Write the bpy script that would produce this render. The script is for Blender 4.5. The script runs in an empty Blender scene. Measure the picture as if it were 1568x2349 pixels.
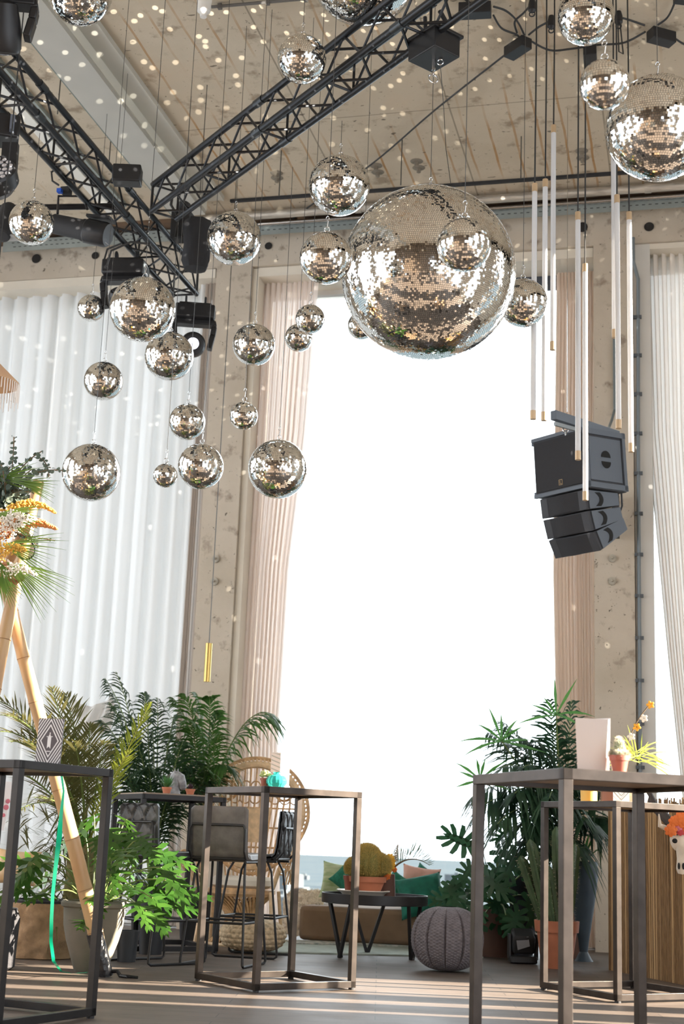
import bpy, bmesh, math, random
from mathutils import Vector, Matrix, noise
random.seed(7)
C = bpy.context.scene.collection
SC = bpy.context.scene
# ------------------------------------------------------------------ camera, sky, sun, exposure
PITCH, ROLL, YAW, EYE, FPX = 13.1, 2.2, 14.0, 0.82, 3262.5
cam_d = bpy.data.cameras.new('camera'); cam = bpy.data.objects.new('camera', cam_d); C.objects.link(cam)
RM = Matrix.Rotation(math.radians(YAW), 3, 'Z') @ Matrix.Rotation(math.radians(90+PITCH), 3, 'X') @ Matrix.Rotation(math.radians(ROLL), 3, 'Z')
cam.matrix_world = Matrix.Translation((0, 0, EYE)) @ RM.to_4x4()
cam_d.sensor_fit = 'VERTICAL'; cam_d.sensor_height = 36.0; cam_d.lens = FPX*36.0/2349.0
cam_d.clip_end = 8000
cam_d.dof.use_dof = True; cam_d.dof.focus_distance = 8.3; cam_d.dof.aperture_fstop = 3.5
SC.camera = cam
SC.view_settings.view_transform = 'Standard'
try: SC.view_settings.look = 'None'
except Exception: pass
SC.view_settings.gamma = 1.0; SC.view_settings.use_curve_mapping = False
SC.view_settings.exposure = 0.15
SKY = 4.4
w = bpy.data.worlds.new('sky'); SC.world = w; w.use_nodes = True
nt = w.node_tree; nt.nodes.clear()
tc = nt.nodes.new('ShaderNodeTexCoord'); sep = nt.nodes.new('ShaderNodeSeparateXYZ')
rmp = nt.nodes.new('ShaderNodeValToRGB'); bg = nt.nodes.new('ShaderNodeBackground'); out = nt.nodes.new('ShaderNodeOutputWorld')
nt.links.new(tc.outputs['Generated'], sep.inputs[0]); nt.links.new(sep.outputs['Z'], rmp.inputs[0])
rmp.color_ramp.elements[0].position = 0.0; rmp.color_ramp.elements[0].color = (0.80, 0.87, 0.95, 1)
rmp.color_ramp.elements[1].position = 0.25; rmp.color_ramp.elements[1].color = (0.90, 0.95, 1.0, 1)
nt.links.new(rmp.outputs[0], bg.inputs[0]); bg.inputs[1].default_value = SKY; nt.links.new(bg.outputs[0], out.inputs[0])
SUN_AZ, SUN_EL, SUN_E = 11.0, 21.0, 44.0
sd = bpy.data.lights.new('sun', 'SUN'); sd.energy = SUN_E; sd.angle = math.radians(0.53); sd.color = (1.0, 0.87, 0.70)
sun = bpy.data.objects.new('sun', sd); C.objects.link(sun)
sv = Vector((math.cos(math.radians(SUN_AZ))*math.cos(math.radians(SUN_EL)), math.sin(math.radians(SUN_AZ))*math.cos(math.radians(SUN_EL)), math.sin(math.radians(SUN_EL))))
sun.rotation_euler = sv.to_track_quat('Z', 'Y').to_euler(); sun.location = (12, 3, 6)

# ------------------------------------------------------------------ pixel helpers (photo frame 1568 x 2349)
CAM = Vector((0, 0, EYE))
FW = Vector((-math.sin(math.radians(YAW)), math.cos(math.radians(YAW)), 0))
LT = Vector((math.cos(math.radians(YAW)), math.sin(math.radians(YAW)), 0))
def ray(x, y): return RM @ Vector((x-784, -(y-1174.5), -FPX))
def fl(x, y, z=0.0):
    d = ray(x, y); return CAM + d*((z-EYE)/d.z)
def aty(x, y, Y):
    d = ray(x, y); return CAM + d*(Y/d.y)
def at(x, y, D):
    d = ray(x, y); return CAM + d*(D/d.dot(FW))
def basept(px, D):
    """floor point at depth D that shows in pixel column px"""
    y = 1934+.82*FPX/D*1.04+(px-784)*.038; p = at(px, y, D); p.z = 0; return p
def zdep(p): return -(RM.transposed() @ (Vector(p)-CAM)).z
def px2m(n, p): return n*zdep(p)/FPX

# ------------------------------------------------------------------ materials
MATS = {}
def mat(name, col=(.5,.5,.5), rough=.5, metal=0., var=0., vscale=8., bump=0., bscale=40., stretch=(1,1,1), col2=None, trans=0., alpha=1., emit=0., spec=None, coord='Object'):
    if name in MATS: return MATS[name]
    m = bpy.data.materials.new(name); m.use_nodes = True; nt = m.node_tree; b = nt.nodes['Principled BSDF']
    b.inputs['Base Color'].default_value = (*col, 1); b.inputs['Roughness'].default_value = rough; b.inputs['Metallic'].default_value = metal
    if spec is not None: b.inputs['Specular IOR Level'].default_value = spec
    if emit:
        b.inputs['Emission Color'].default_value = (*col, 1); b.inputs['Emission Strength'].default_value = emit
    tc = nt.nodes.new('ShaderNodeTexCoord'); mp = nt.nodes.new('ShaderNodeMapping'); mp.inputs['Scale'].default_value = stretch
    nt.links.new(tc.outputs[coord], mp.inputs[0])
    if var or col2:
        n = nt.nodes.new('ShaderNodeTexNoise'); n.inputs['Scale'].default_value = vscale; n.inputs['Detail'].default_value = 6
        nt.links.new(mp.outputs[0], n.inputs['Vector'])
        r = nt.nodes.new('ShaderNodeValToRGB'); r.color_ramp.elements[0].position = .32; r.color_ramp.elements[1].position = .68
        c2 = col2 if col2 else tuple(min(1, c*(1+var)) for c in col); c1 = col if col2 else tuple(c*(1-var) for c in col)
        r.color_ramp.elements[0].color = (*c1, 1); r.color_ramp.elements[1].color = (*c2, 1)
        nt.links.new(n.outputs[0], r.inputs[0]); nt.links.new(r.outputs[0], b.inputs['Base Color'])
    if bump:
        n2 = nt.nodes.new('ShaderNodeTexNoise'); n2.inputs['Scale'].default_value = bscale; n2.inputs['Detail'].default_value = 5
        nt.links.new(mp.outputs[0], n2.inputs['Vector'])
        bp = nt.nodes.new('ShaderNodeBump'); bp.inputs['Strength'].default_value = bump; bp.inputs['Distance'].default_value = .01
        nt.links.new(n2.outputs[0], bp.inputs['Height']); nt.links.new(bp.outputs[0], b.inputs['Normal'])
    if trans:
        o = nt.nodes['Material Output']; tr = nt.nodes.new('ShaderNodeBsdfTranslucent'); mx = nt.nodes.new('ShaderNodeMixShader')
        mx.inputs[0].default_value = trans; tr.inputs[0].default_value = (*[min(1, c*1.15) for c in (col2 or col)], 1)
        nt.links.new(b.outputs[0], mx.inputs[1]); nt.links.new(tr.outputs[0], mx.inputs[2]); nt.links.new(mx.outputs[0], o.inputs[0])
    MATS[name] = m; return m

def concrete(name, base, dark, light, boards=False, pits=.5):
    m = bpy.data.materials.new(name); m.use_nodes = True; nt = m.node_tree; b = nt.nodes['Principled BSDF']; b.inputs['Roughness'].default_value = .85
    L = nt.links.new; N = nt.nodes.new
    geo = N('ShaderNodeNewGeometry')
    def noi(scale, det=8, vec=None, rough=.6):
        n = N('ShaderNodeTexNoise'); n.inputs['Scale'].default_value = scale; n.inputs['Detail'].default_value = det; n.inputs['Roughness'].default_value = rough
        L(vec or geo.outputs['Position'], n.inputs['Vector']); return n
    def ramp(src, p0, p1, c0, c1):
        r = N('ShaderNodeValToRGB'); r.color_ramp.elements[0].position = p0; r.color_ramp.elements[1].position = p1
        r.color_ramp.elements[0].color = (*c0, 1); r.color_ramp.elements[1].color = (*c1, 1); L(src, r.inputs[0]); return r.outputs[0]
    def mix(f, a, bcol, mode='MIX'):
        x = N('ShaderNodeMix'); x.data_type = 'RGBA'; x.blend_type = mode
        if isinstance(f, float): x.inputs[0].default_value = f
        else: L(f, x.inputs[0])
        for s, v in ((6, a), (7, bcol)):
            if isinstance(v, tuple): x.inputs[s].default_value = (*v, 1)
            else: L(v, x.inputs[s])
        return x.outputs[2]
    W0 = (0,0,0); W1 = (1,1,1)
    col = ramp(noi(1.6).outputs[0], .3, .7, base, light)
    n_big = noi(5., 10)
    col = mix(ramp(n_big.outputs[0], .56, .68, W0, W1), col, dark)
    pit = noi(22., 4, rough=.7)
    pm = ramp(pit.outputs[0], .66, .70, W0, W1)
    if pits: col = mix(pm, col, tuple(c*.35 for c in dark))
    if boards:
        sp = N('ShaderNodeSeparateXYZ'); L(geo.outputs['Position'], sp.inputs[0])
        def lines(axis, period, width, wob=.03):
            nz = noi(.9 if width < .05 else 2.5, 3)
            a = N('ShaderNodeMath'); a.operation = 'MULTIPLY_ADD'; L(nz.outputs[0], a.inputs[0]); a.inputs[1].default_value = wob; L(sp.outputs[axis], a.inputs[2])
            d = N('ShaderNodeMath'); d.operation = 'DIVIDE'; L(a.outputs[0], d.inputs[0]); d.inputs[1].default_value = period
            f = N('ShaderNodeMath'); f.operation = 'FRACT'; L(d.outputs[0], f.inputs[0])
            c = N('ShaderNodeMath'); c.operation = 'COMPARE'; L(f.outputs[0], c.inputs[0]); c.inputs[1].default_value = .5; c.inputs[2].default_value = width/period
            return c.outputs[0]
        rust = ramp(noi(.55, 4).outputs[0], .42, .60, W0, (.95,.95,.95))
        ln = lines('X', .21, .010, .06)
        mm = N('ShaderNodeMath'); mm.operation = 'MULTIPLY'; L(ln, mm.inputs[0]); L(rust, mm.inputs[1])
        col = mix(mm.outputs[0], col, (.36, .20, .08))
        col = mix(ramp(noi(.8, 6).outputs[0], .55, .72, W0, (.30,.30,.30)), col, (.42, .27, .15))
        j = lines('X', 1.26, .007, .0); j2 = lines('Y', 2.4, .006, .02)
        mx = N('ShaderNodeMath'); mx.operation = 'MAXIMUM'; L(j, mx.inputs[0]); L(j2, mx.inputs[1])
        m3 = N('ShaderNodeMath'); m3.operation = 'MULTIPLY'; L(mx.outputs[0], m3.inputs[0]); m3.inputs[1].default_value = .55
        col = mix(m3.outputs[0], col, (.10, .075, .05))
        # sparse dark nail / bar spots, elongated
        mp = N('ShaderNodeMapping'); mp.inputs['Scale'].default_value = (7, 16, 1); mp.inputs['Rotation'].default_value = (0, 0, .5); L(geo.outputs['Position'], mp.inputs[0])
        sn = noi(1.0, 2, mp.outputs[0]); col = mix(ramp(sn.outputs[0], .70, .72, W0, (.8,.8,.8)), col, (.07, .05, .035))
    L(col, b.inputs['Base Color'])
    bp = N('ShaderNodeBump'); bp.inputs['Strength'].default_value = .5; bp.inputs['Distance'].default_value = .02
    mth = N('ShaderNodeMath'); mth.operation = 'SUBTRACT'; L(n_big.outputs[0], mth.inputs[0]); L(pm, mth.inputs[1]); L(mth.outputs[0], bp.inputs['Height'])
    L(bp.outputs[0], b.inputs['Normal'])
    MATS[name] = m; return m

def mat_floor():
    m = bpy.data.materials.new('floor_planks'); m.use_nodes = True; nt = m.node_tree; b = nt.nodes['Principled BSDF']; L = nt.links.new; N = nt.nodes.new
    geo = N('ShaderNodeNewGeometry'); mp = N('ShaderNodeMapping'); mp.inputs['Rotation'].default_value = (0, 0, math.radians(-12)); L(geo.outputs['Position'], mp.inputs[0])
    br = N('ShaderNodeTexBrick'); br.inputs['Scale'].default_value = 1; br.inputs['Brick Width'].default_value = 1.5; br.inputs['Row Height'].default_value = .16
    br.inputs['Mortar Size'].default_value = .003; br.inputs['Mortar Smooth'].default_value = .2; br.inputs['Bias'].default_value = -.2
    br.inputs['Color1'].default_value = (.125, .098, .080, 1); br.inputs['Color2'].default_value = (.085, .066, .054, 1); br.inputs['Mortar'].default_value = (.05, .04, .035, 1)
    L(mp.outputs[0], br.inputs['Vector'])
    m2 = N('ShaderNodeMapping'); m2.inputs['Scale'].default_value = (1.5, 22, 1); L(mp.outputs[0], m2.inputs[0])
    n = N('ShaderNodeTexNoise'); n.inputs['Scale'].default_value = 2.5; n.inputs['Detail'].default_value = 8; L(m2.outputs[0], n.inputs['Vector'])
    mx = N('ShaderNodeMix'); mx.data_type = 'RGBA'; mx.blend_type = 'OVERLAY'; mx.inputs[0].default_value = .55
    L(br.outputs['Color'], mx.inputs[6]); L(n.outputs[0], mx.inputs[7]); L(mx.outputs[2], b.inputs['Base Color'])
    b.inputs['Specular IOR Level'].default_value = .3; n3 = N('ShaderNodeTexNoise'); n3.inputs['Scale'].default_value = 3; L(geo.outputs['Position'], n3.inputs['Vector'])
    r = N('ShaderNodeMapRange'); r.inputs['To Min'].default_value = .42; r.inputs['To Max'].default_value = .62; L(n3.outputs[0], r.inputs[0]); L(r.outputs[0], b.inputs['Roughness'])
    bp = N('ShaderNodeBump'); bp.inputs['Strength'].default_value = .15; bp.inputs['Distance'].default_value = .01; L(n.outputs[0], bp.inputs['Height']); L(bp.outputs[0], b.inputs['Normal'])
    MATS['floor_planks'] = m; return m

def mat_curtain(name, col, transl, clear):
    m = bpy.data.materials.new(name); m.use_nodes = True; nt = m.node_tree; nt.nodes.clear(); L = nt.links.new; N = nt.nodes.new
    o = N('ShaderNodeOutputMaterial'); d = N('ShaderNodeBsdfDiffuse'); t = N('ShaderNodeBsdfTranslucent'); p = N('ShaderNodeBsdfTransparent')
    d.inputs[0].default_value = (*col, 1); t.inputs[0].default_value = (*col, 1)
    tc = N('ShaderNodeTexCoord'); mp = N('ShaderNodeMapping'); mp.inputs['Scale'].default_value = (140, 140, 140); L(tc.outputs['Object'], mp.inputs[0])
    nz = N('ShaderNodeTexNoise'); nz.inputs['Scale'].default_value = 1; L(mp.outputs[0], nz.inputs[0]); bp = N('ShaderNodeBump'); bp.inputs['Strength'].default_value = .1; L(nz.outputs[0], bp.inputs['Height']); L(bp.outputs[0], d.inputs['Normal'])
    a = N('ShaderNodeMixShader'); a.inputs[0].default_value = transl; L(d.outputs[0], a.inputs[1]); L(t.outputs[0], a.inputs[2])
    c = N('ShaderNodeMixShader'); c.inputs[0].default_value = clear; L(a.outputs[0], c.inputs[1]); L(p.outputs[0], c.inputs[2]); L(c.outputs[0], o.inputs[0])
    MATS[name] = m; return m

def mat_glass(name='window_glass', tint=(.96,.98,.98)):
    if name in MATS: return MATS[name]
    m = bpy.data.materials.new(name); m.use_nodes = True; nt = m.node_tree; nt.nodes.clear(); L = nt.links.new; N = nt.nodes.new
    o = N('ShaderNodeOutputMaterial'); p = N('ShaderNodeBsdfTransparent'); p.inputs[0].default_value = (*tint, 1)
    g = N('ShaderNodeBsdfGlossy'); g.inputs['Roughness'].default_value = .02; fr = N('ShaderNodeFresnel'); fr.inputs[0].default_value = 1.2
    x = N('ShaderNodeMixShader'); L(fr.outputs[0], x.inputs[0]); L(p.outputs[0], x.inputs[1]); L(g.outputs[0], x.inputs[2]); L(x.outputs[0], o.inputs[0])
    MATS[name] = m; return m

# ------------------------------------------------------------------ mesh builder
class MB:
    def __init__(s): s.v = []; s.f = []; s.mi = []; s.k = 0
    def mat(s, k): s.k = k; return s
    def add(s, vs, fs):
        o = len(s.v); s.v += [tuple(v) for v in vs]; s.f += [tuple(i+o for i in f) for f in fs]; s.mi += [s.k]*len(fs)
    def box(s, c, d, M=None, taper=1.0):
        c = Vector(c); hx, hy, hz = d[0]/2, d[1]/2, d[2]/2; vs = []
        for z in (-hz, hz):
            t = taper if z > 0 else 1.0
            for x, y in ((-hx,-hy),(hx,-hy),(hx,hy),(-hx,hy)):
                v = Vector((x*t, y*t, z)); vs.append(c + (M @ v if M else v))
        s.add(vs, [(0,3,2,1),(4,5,6,7),(0,1,5,4),(1,2,6,5),(2,3,7,6),(3,0,4,7)]); return s
    def b2(s, a, b):
        a = Vector(a); b = Vector(b); return s.box((a+b)/2, (abs(b.x-a.x), abs(b.y-a.y), abs(b.z-a.z)))
    def beam(s, p0, p1, wd, ht, up=Vector((0,0,1))):
        p0 = Vector(p0); p1 = Vector(p1); d = (p1-p0); L = d.length; d.normalize()
        x = d.cross(up)
        if x.length < 1e-4: x = d.cross(Vector((0,1,0)))
        x.normalize(); z = x.cross(d)
        M = Matrix((x, d, z)).transposed(); return s.box((p0+p1)/2, (wd, L, ht), M)
    def tube(s, pts, r, n=8, cap=True):
        pts = [Vector(p) for p in pts]; m = len(pts)
        rs = r if isinstance(r, (list, tuple)) else [r]*m
        vs = []; prev = None
        for i, p in enumerate(pts):
            t = (pts[min(i+1, m-1)] - pts[max(i-1, 0)])
            if t.length < 1e-9: t = Vector((0,0,1))
            t.normalize()
            if prev is None:
                a = Vector((0,0,1)) if abs(t.z) < .9 else Vector((1,0,0)); u = t.cross(a).normalized()
            else:
                u = prev - t*prev.dot(t)
                if u.length < 1e-6: u = t.cross(Vector((1,0,0)))
                u.normalize()
            prev = u; w_ = t.cross(u)
            for k in range(n):
                a = 2*math.pi*k/n; vs.append(p + (u*math.cos(a)+w_*math.sin(a))*rs[i])
        fs = [(i*n+k, i*n+(k+1)%n, (i+1)*n+(k+1)%n, (i+1)*n+k) for i in range(m-1) for k in range(n)]
        if cap: fs += [tuple(range(n-1, -1, -1)), tuple((m-1)*n+k for k in range(n))]
        s.add(vs, fs); return s
    def ring(s, c, ax, R, r, n=24, m=6, sx=1., sy=1., U=None):
        ax = Vector(ax).normalized(); U = Vector(U) if U else ax.orthogonal().normalized(); W = ax.cross(U)
        pts = [Vector(c)+U*math.cos(2*math.pi*i/n)*R*sx+W*math.sin(2*math.pi*i/n)*R*sy for i in range(n+1)]
        s.tube(pts, r, m, cap=False); return s
    def lathe(s, c, prof, n=24, M=None, cap=True, wob=0.):
        c = Vector(c); vs = []; m = len(prof)
        for (r, z) in prof:
            for k in range(n):
                a = 2*math.pi*k/n; rr = r*(1+wob*math.sin(k*3.1+z*20)); v = Vector((rr*math.cos(a), rr*math.sin(a), z)); vs.append(c+(M@v if M else v))
        fs = [(i*n+k, i*n+(k+1)%n, (i+1)*n+(k+1)%n, (i+1)*n+k) for i in range(m-1) for k in range(n)]
        if cap: fs += [tuple(range(n-1, -1, -1)), tuple((m-1)*n+k for k in range(n))]
        s.add(vs, fs); return s
    def ell(s, c, r, n=16, m=10, M=None):
        prof = []
        c = Vector(c); vs = [];
        for i in range(m+1):
            th = math.pi*i/m
            for k in range(n):
                a = 2*math.pi*k/n; v = Vector((r[0]*math.sin(th)*math.cos(a), r[1]*math.sin(th)*math.sin(a), -r[2]*math.cos(th))); vs.append(c+(M@v if M else v))
        fs = [(i*n+k, i*n+(k+1)%n, (i+1)*n+(k+1)%n, (i+1)*n+k) for i in range(m) for k in range(n)]
        s.add(vs, fs); return s
    def grid(s, fn, nu, nv, close=False):
        vs = [fn(i/nu, j/nv) for j in range(nv+1) for i in range(nu+1)]
        s.add(vs, [(j*(nu+1)+i, j*(nu+1)+i+1, (j+1)*(nu+1)+i+1, (j+1)*(nu+1)+i) for j in range(nv) for i in range(nu)]); return s
    def poly(s, pts): s.add(pts, [tuple(range(len(pts)))]); return s
    def prism(s, pts, off):
        n = len(pts); off = Vector(off); P = [Vector(p) for p in pts]
        s.add(P+[p+off for p in P], [tuple(range(n-1, -1, -1)), tuple(range(n, 2*n))]+[(i, (i+1)%n, n+(i+1)%n, n+i) for i in range(n)]); return s
    def build(s, name, mats, parent=None, smooth=True, ang=35, bevel=0):
        me = bpy.data.meshes.new(name)
        o_ = parent_origin(parent)
        vs = [(v[0]-o_.x, v[1]-o_.y, v[2]-o_.z) for v in s.v] if parent else s.v
        me.from_pydata(vs, [], s.f); me.update()
        if not isinstance(mats, (list, tuple)): mats = [mats]
        for m in mats: me.materials.append(m)
        if len(mats) > 1: me.polygons.foreach_set('material_index', s.mi)
        if smooth:
            me.shade_smooth(); me.set_sharp_from_angle(angle=math.radians(ang))
        o = bpy.data.objects.new(name, me); C.objects.link(o)
        if parent: o.parent = parent
        if bevel:
            bv = o.modifiers.new('bevel', 'BEVEL'); bv.width = bevel; bv.segments = 2; bv.limit_method = 'ANGLE'; bv.angle_limit = math.radians(40)
        return o
def parent_origin(p):
    v = Vector((0,0,0))
    while p is not None: v += Vector(p.location); p = p.parent
    return v
def recenter(o):
    """move a single-mesh thing's origin to the middle of its base"""
    me = o.data; n = len(me.vertices)
    xs = [v.co.x for v in me.vertices]; ys = [v.co.y for v in me.vertices]; zs = [v.co.z for v in me.vertices]
    c = Vector(((min(xs)+max(xs))/2, (min(ys)+max(ys))/2, min(zs))); me.transform(Matrix.Translation(-c)); o.location = c; return o
def tag(o, label, cat, group=None, kind=None):
    o['label'] = label; o['category'] = cat
    if group: o['group'] = group
    if kind: o['kind'] = kind
    return o
def thing(name, label, cat, loc=(0,0,0), group=None):
    o = bpy.data.objects.new(name, None); C.objects.link(o); o.location = loc; o.empty_display_size = .1
    return tag(o, label, cat, group)
def struct(name, mb, mats, **k):
    o = mb.build(name, mats, **k); o['kind'] = 'structure'; return o
def one(mb, name, mats, label, cat, group=None, **k):
    return tag(recenter(mb.build(name, mats, **k)), label, cat, group)
def copy_tree(o, parent=None):
    c = o.copy(); C.objects.link(c); c.parent = parent
    for ch in list(o.children): copy_tree(ch, c)
    return c
def bez(a, b, c, n):
    a, b, c = Vector(a), Vector(b), Vector(c)
    return [a*(1-t)**2+b*2*t*(1-t)+c*t*t for t in [i/n for i in range(n+1)]]

# shared materials
M_steel = mat('table_steel', (.045,.036,.031), .35, .7, var=.25, vscale=12)
M_steel_dark = mat('table_steel_dark', (.016,.015,.016), .38, .5, var=.2, vscale=12)
M_black = mat('black_powdercoat', (.018,.018,.02), .42, .2)
M_blackm = mat('black_matte', (.02,.02,.022), .7)
M_truss = mat('truss_black', (.02,.021,.024), .33, .5)
M_wire = mat('wire', (.10,.10,.10), .4, .8)
M_chrome = mat('chrome', (.6,.6,.6), .2, 1.)
M_cable = mat('black_cable', (.02,.02,.02), .6)
M_white = mat('white_paint', (.72,.70,.66), .5)
M_cream = mat('cream_paint', (.70,.64,.54), .6, var=.05, vscale=3)
M_ceil = concrete('ceiling_concrete', (.46,.385,.285), (.30,.235,.165), (.54,.46,.35), boards=True)
M_pier = concrete('pier_concrete', (.46,.395,.31), (.27,.215,.165), (.56,.49,.40))
M_floor = mat_floor()
M_cur_white = mat_curtain('white_voile', (.79,.785,.775), .20, .02)
M_cur_rose = mat_curtain('rose_voile', (.92,.83,.77), .46, .05)
# ------------------------------------------------------------------ setting
WY = 12.8; CZ = 6.9; GY = 13.35
struct('floor', MB().b2((-9.0,-4.5,-.15), (3.7,13.6,0)), M_floor, smooth=False)
struct('ceiling', MB().b2((-9.0,-4.5,CZ), (3.7,13.6,CZ+.3)), M_ceil, smooth=False)
# back wall: three bays of window between rough concrete piers, with a deep lintel
wb = MB()
wb.b2((-9.0,WY,6.46), (3.7,13.5,CZ))
wb.b2((-4.60,WY,0), (-4.225,13.5,6.46)); wb.b2((-.825,WY,0), (-.466,13.5,6.46))
wb.b2((-9.0,WY,0), (-8.6,13.5,6.46)); wb.b2((2.95,WY,0), (3.7,13.5,6.46))
struct('wall_back', wb, M_pier, smooth=False)
# round formwork holes through the lintel
for i, (x, y, r) in enumerate(((84,594,10),(219,587,8),(616,565,8),(1335,522,11),(1488,521,10))):
    p = aty(x, y, WY); rr = px2m(r, p)
    h = MB(); M = Matrix.Rotation(math.pi/2, 3, 'X')
    h.lathe(p+Vector((0,-.004,0)), [(rr*.75,-.05),(rr,0),(rr*1.12,.006)], 20, M, cap=True)
    struct('trim_%d' % (20+i), h, mat('hole_dark', (.02,.017,.015), .9))
# unseen right wall, openings shaped for the sun bands; rear wall, left wall
wr = MB(); XR = 3.4
segs = [(-4.5,-3.0),(-1.2,-.4),(1.6,2.4),(4.4,5.7),(6.7,8.28),(8.42,8.72),(8.95,9.2),(10.25,13.5)]  # gaps placed to throw floor streaks and keep sun off the loudspeakers
for a, b in segs: wr.b2((XR,a,0), (XR+.3,b,CZ))
wr.b2((XR,-4.5,6.3), (XR+.3,13.5,CZ)); 
struct('wall_right', wr, M_pier, smooth=False)
wl = MB(); wl.b2((-9.0,-4.5,0), (-8.7,13.5,.9)); wl.b2((-9.0,-4.5,6.2), (-8.7,13.5,CZ))
for a, b in ((-4.5,-3.5),(-.5,.4),(3.4,4.3),(7.3,8.2),(11.2,13.5)): wl.b2((-9.0,a,.9), (-8.7,b,6.2))
struct('wall_left', wl, M_pier, smooth=False)
M_rear = mat('rear_wall', (.16,.115,.08), .7, var=.3, vscale=2)
re = MB(); re.b2((-9,-4.5,0), (3.7,-4.2,1.0)); re.b2((-9,-4.5,3.6), (3.7,-4.2,CZ))
for a, b in ((-9,-7.6),(-6.4,1.2),(2.2,3.7)): re.b2((a,-4.5,1.0), (b,-4.2,3.6))
struct('wall_rear', re, M_rear, smooth=False)
# windows in the back wall: frame + glass
M_frame = mat('window_frame_paint', (.62,.60,.56), .5)
M_alu = mat('window_frame_alu', (.35,.38,.40), .4, .5)
def window(i, x0, x1, z0, z1, mull=()):
    f = MB(); t = .055
    f.b2((x0,GY-.06,z0), (x0+t,GY+.06,z1)); f.b2((x1-t,GY-.06,z0), (x1,GY+.06,z1))
    f.b2((x0,GY-.06,z1-.09), (x1,GY+.06,z1)); f.b2((x0,GY-.06,z0), (x1,GY+.06,z0+.12))
    for m in mull: f.b2((m-.03,GY-.05,z0), (m+.03,GY+.05,z1))
    o = struct('window_%d' % i, f, M_frame, smooth=False)
    g = MB(); g.b2((x0+t,GY-.006,z0+.12), (x1-t,GY+.006,z1-.09)); gl = g.build('pane', mat_glass(), o, smooth=False)
    return o
window(1, -8.6, -4.6, 0, 6.46, (-6.6,))
window(2, -4.225, -.825, 0, 6.40)
window(3, -.466, 2.95, 0, 6.46)
# soft sills / jamb linings
struct('trim_1', MB().b2((-4.222,12.84,0), (-4.16,13.29,6.45)), M_cream, smooth=False)
struct('trim_2', MB().b2((-4.16,12.84,6.36), (-.83,13.29,6.455)), M_cream, smooth=False)
struct('trim_3', MB().b2((-8.6,12.80,6.36), (-4.61,13.29,6.455)), M_cream, smooth=False)
struct('trim_4', MB().b2((-.46,12.83,0), (-.30,13.29,6.455)), M_frame, smooth=False)
struct('trim_5', MB().b2((-.30,12.83,6.40), (2.95,13.29,6.455)), M_cream, smooth=False)
struct('trim_6', MB().b2((-2.6,13.24,6.22),(-.9,13.29,6.36)), mat('dark_rail', (.06,.07,.09), .5), smooth=False)
# galvanised perforated cable tray along the top of the wall
M_galv = mat('galvanised', (.34,.38,.37), .45, .55, var=.12, vscale=4)
t = MB(); t.b2((-6.9,WY-.20,6.815), (3.4,WY-.02,6.822)); t.b2((-6.9,WY-.205,6.70), (3.4,WY-.198,6.825))
tray = t.build('cable_tray', M_galv, smooth=False)
tag(recenter(tray), 'long galvanised perforated cable tray running along the top of the window wall', 'cable tray')
sl = MB()
for i in range(170):
    x = -6.8+i*.06
    sl.b2((x,WY-.2075,6.79), (x+.028,WY-.2045,6.797)); sl.b2((x+.02,WY-.2075,6.745), (x+.048,WY-.2045,6.752))
o = sl.build('slots', mat('slot_dark', (.05,.055,.05), .8), tray, smooth=False)
# dark brown strip for the recess above tray, pipes, black rail
struct('trim_7', MB().b2((-9,WY-.30,6.855), (3.4,WY-.01,6.9)), mat('recess_brown', (.10,.06,.035), .8, var=.4, vscale=3), smooth=False)
p = MB(); p.tube([(-4.75,12.42,6.83),(3.4,12.42,6.83)], .042, 14)
for x in (-4.2,-3.05,-2.1,-1.2,-.3,.7,1.6): p.tube([(x-.03,12.42,6.83),(x+.03,12.42,6.83)], .049, 14)
tag(recenter(p.build('foil_pipe', mat('pipe_foil', (.52,.48,.42), .38, .6, var=.3, vscale=9, stretch=(.5,3,3), bump=.5))), 'thick foil-wrapped pipe running under the ceiling edge above the windows', 'pipe')
p = MB(); p.tube([(-4.1,12.56,6.80),(3.4,12.56,6.80)], .022, 12)
tag(recenter(p.build('thin_pipe', M_chrome)), 'thin bright metal pipe just below the thick foil-wrapped pipe', 'pipe')
p = MB(); p.b2((-4.28,12.17,6.873), (3.4,12.205,6.899))
tag(recenter(p.build('ceiling_rail', M_blackm, smooth=False)), 'thin black rail screwed flat to the ceiling in front of the foil pipe', 'rail')
# main painted steel ceiling beam: box with top plate
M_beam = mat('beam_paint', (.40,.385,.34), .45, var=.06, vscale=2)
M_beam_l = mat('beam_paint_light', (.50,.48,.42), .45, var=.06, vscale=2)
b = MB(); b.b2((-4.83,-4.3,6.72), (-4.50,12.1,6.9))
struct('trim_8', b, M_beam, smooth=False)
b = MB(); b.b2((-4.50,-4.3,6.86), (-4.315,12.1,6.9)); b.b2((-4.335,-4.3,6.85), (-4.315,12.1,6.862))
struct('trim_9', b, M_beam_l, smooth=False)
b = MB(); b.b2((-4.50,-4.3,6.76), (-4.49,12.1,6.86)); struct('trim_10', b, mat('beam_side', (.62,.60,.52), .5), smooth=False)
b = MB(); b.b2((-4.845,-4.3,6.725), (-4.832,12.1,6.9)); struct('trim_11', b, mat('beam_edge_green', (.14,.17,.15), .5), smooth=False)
b = MB(); b.b2((-5.52,2,6.80), (-5.42,12.1,6.9)); struct('trim_12', b, mat('cable_duct_white', (.66,.64,.58), .5), smooth=False)
b = MB(); b.b2((-5.37,2,6.86), (-5.33,12.1,6.9)); struct('trim_13', b, M_galv, smooth=False)
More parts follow.
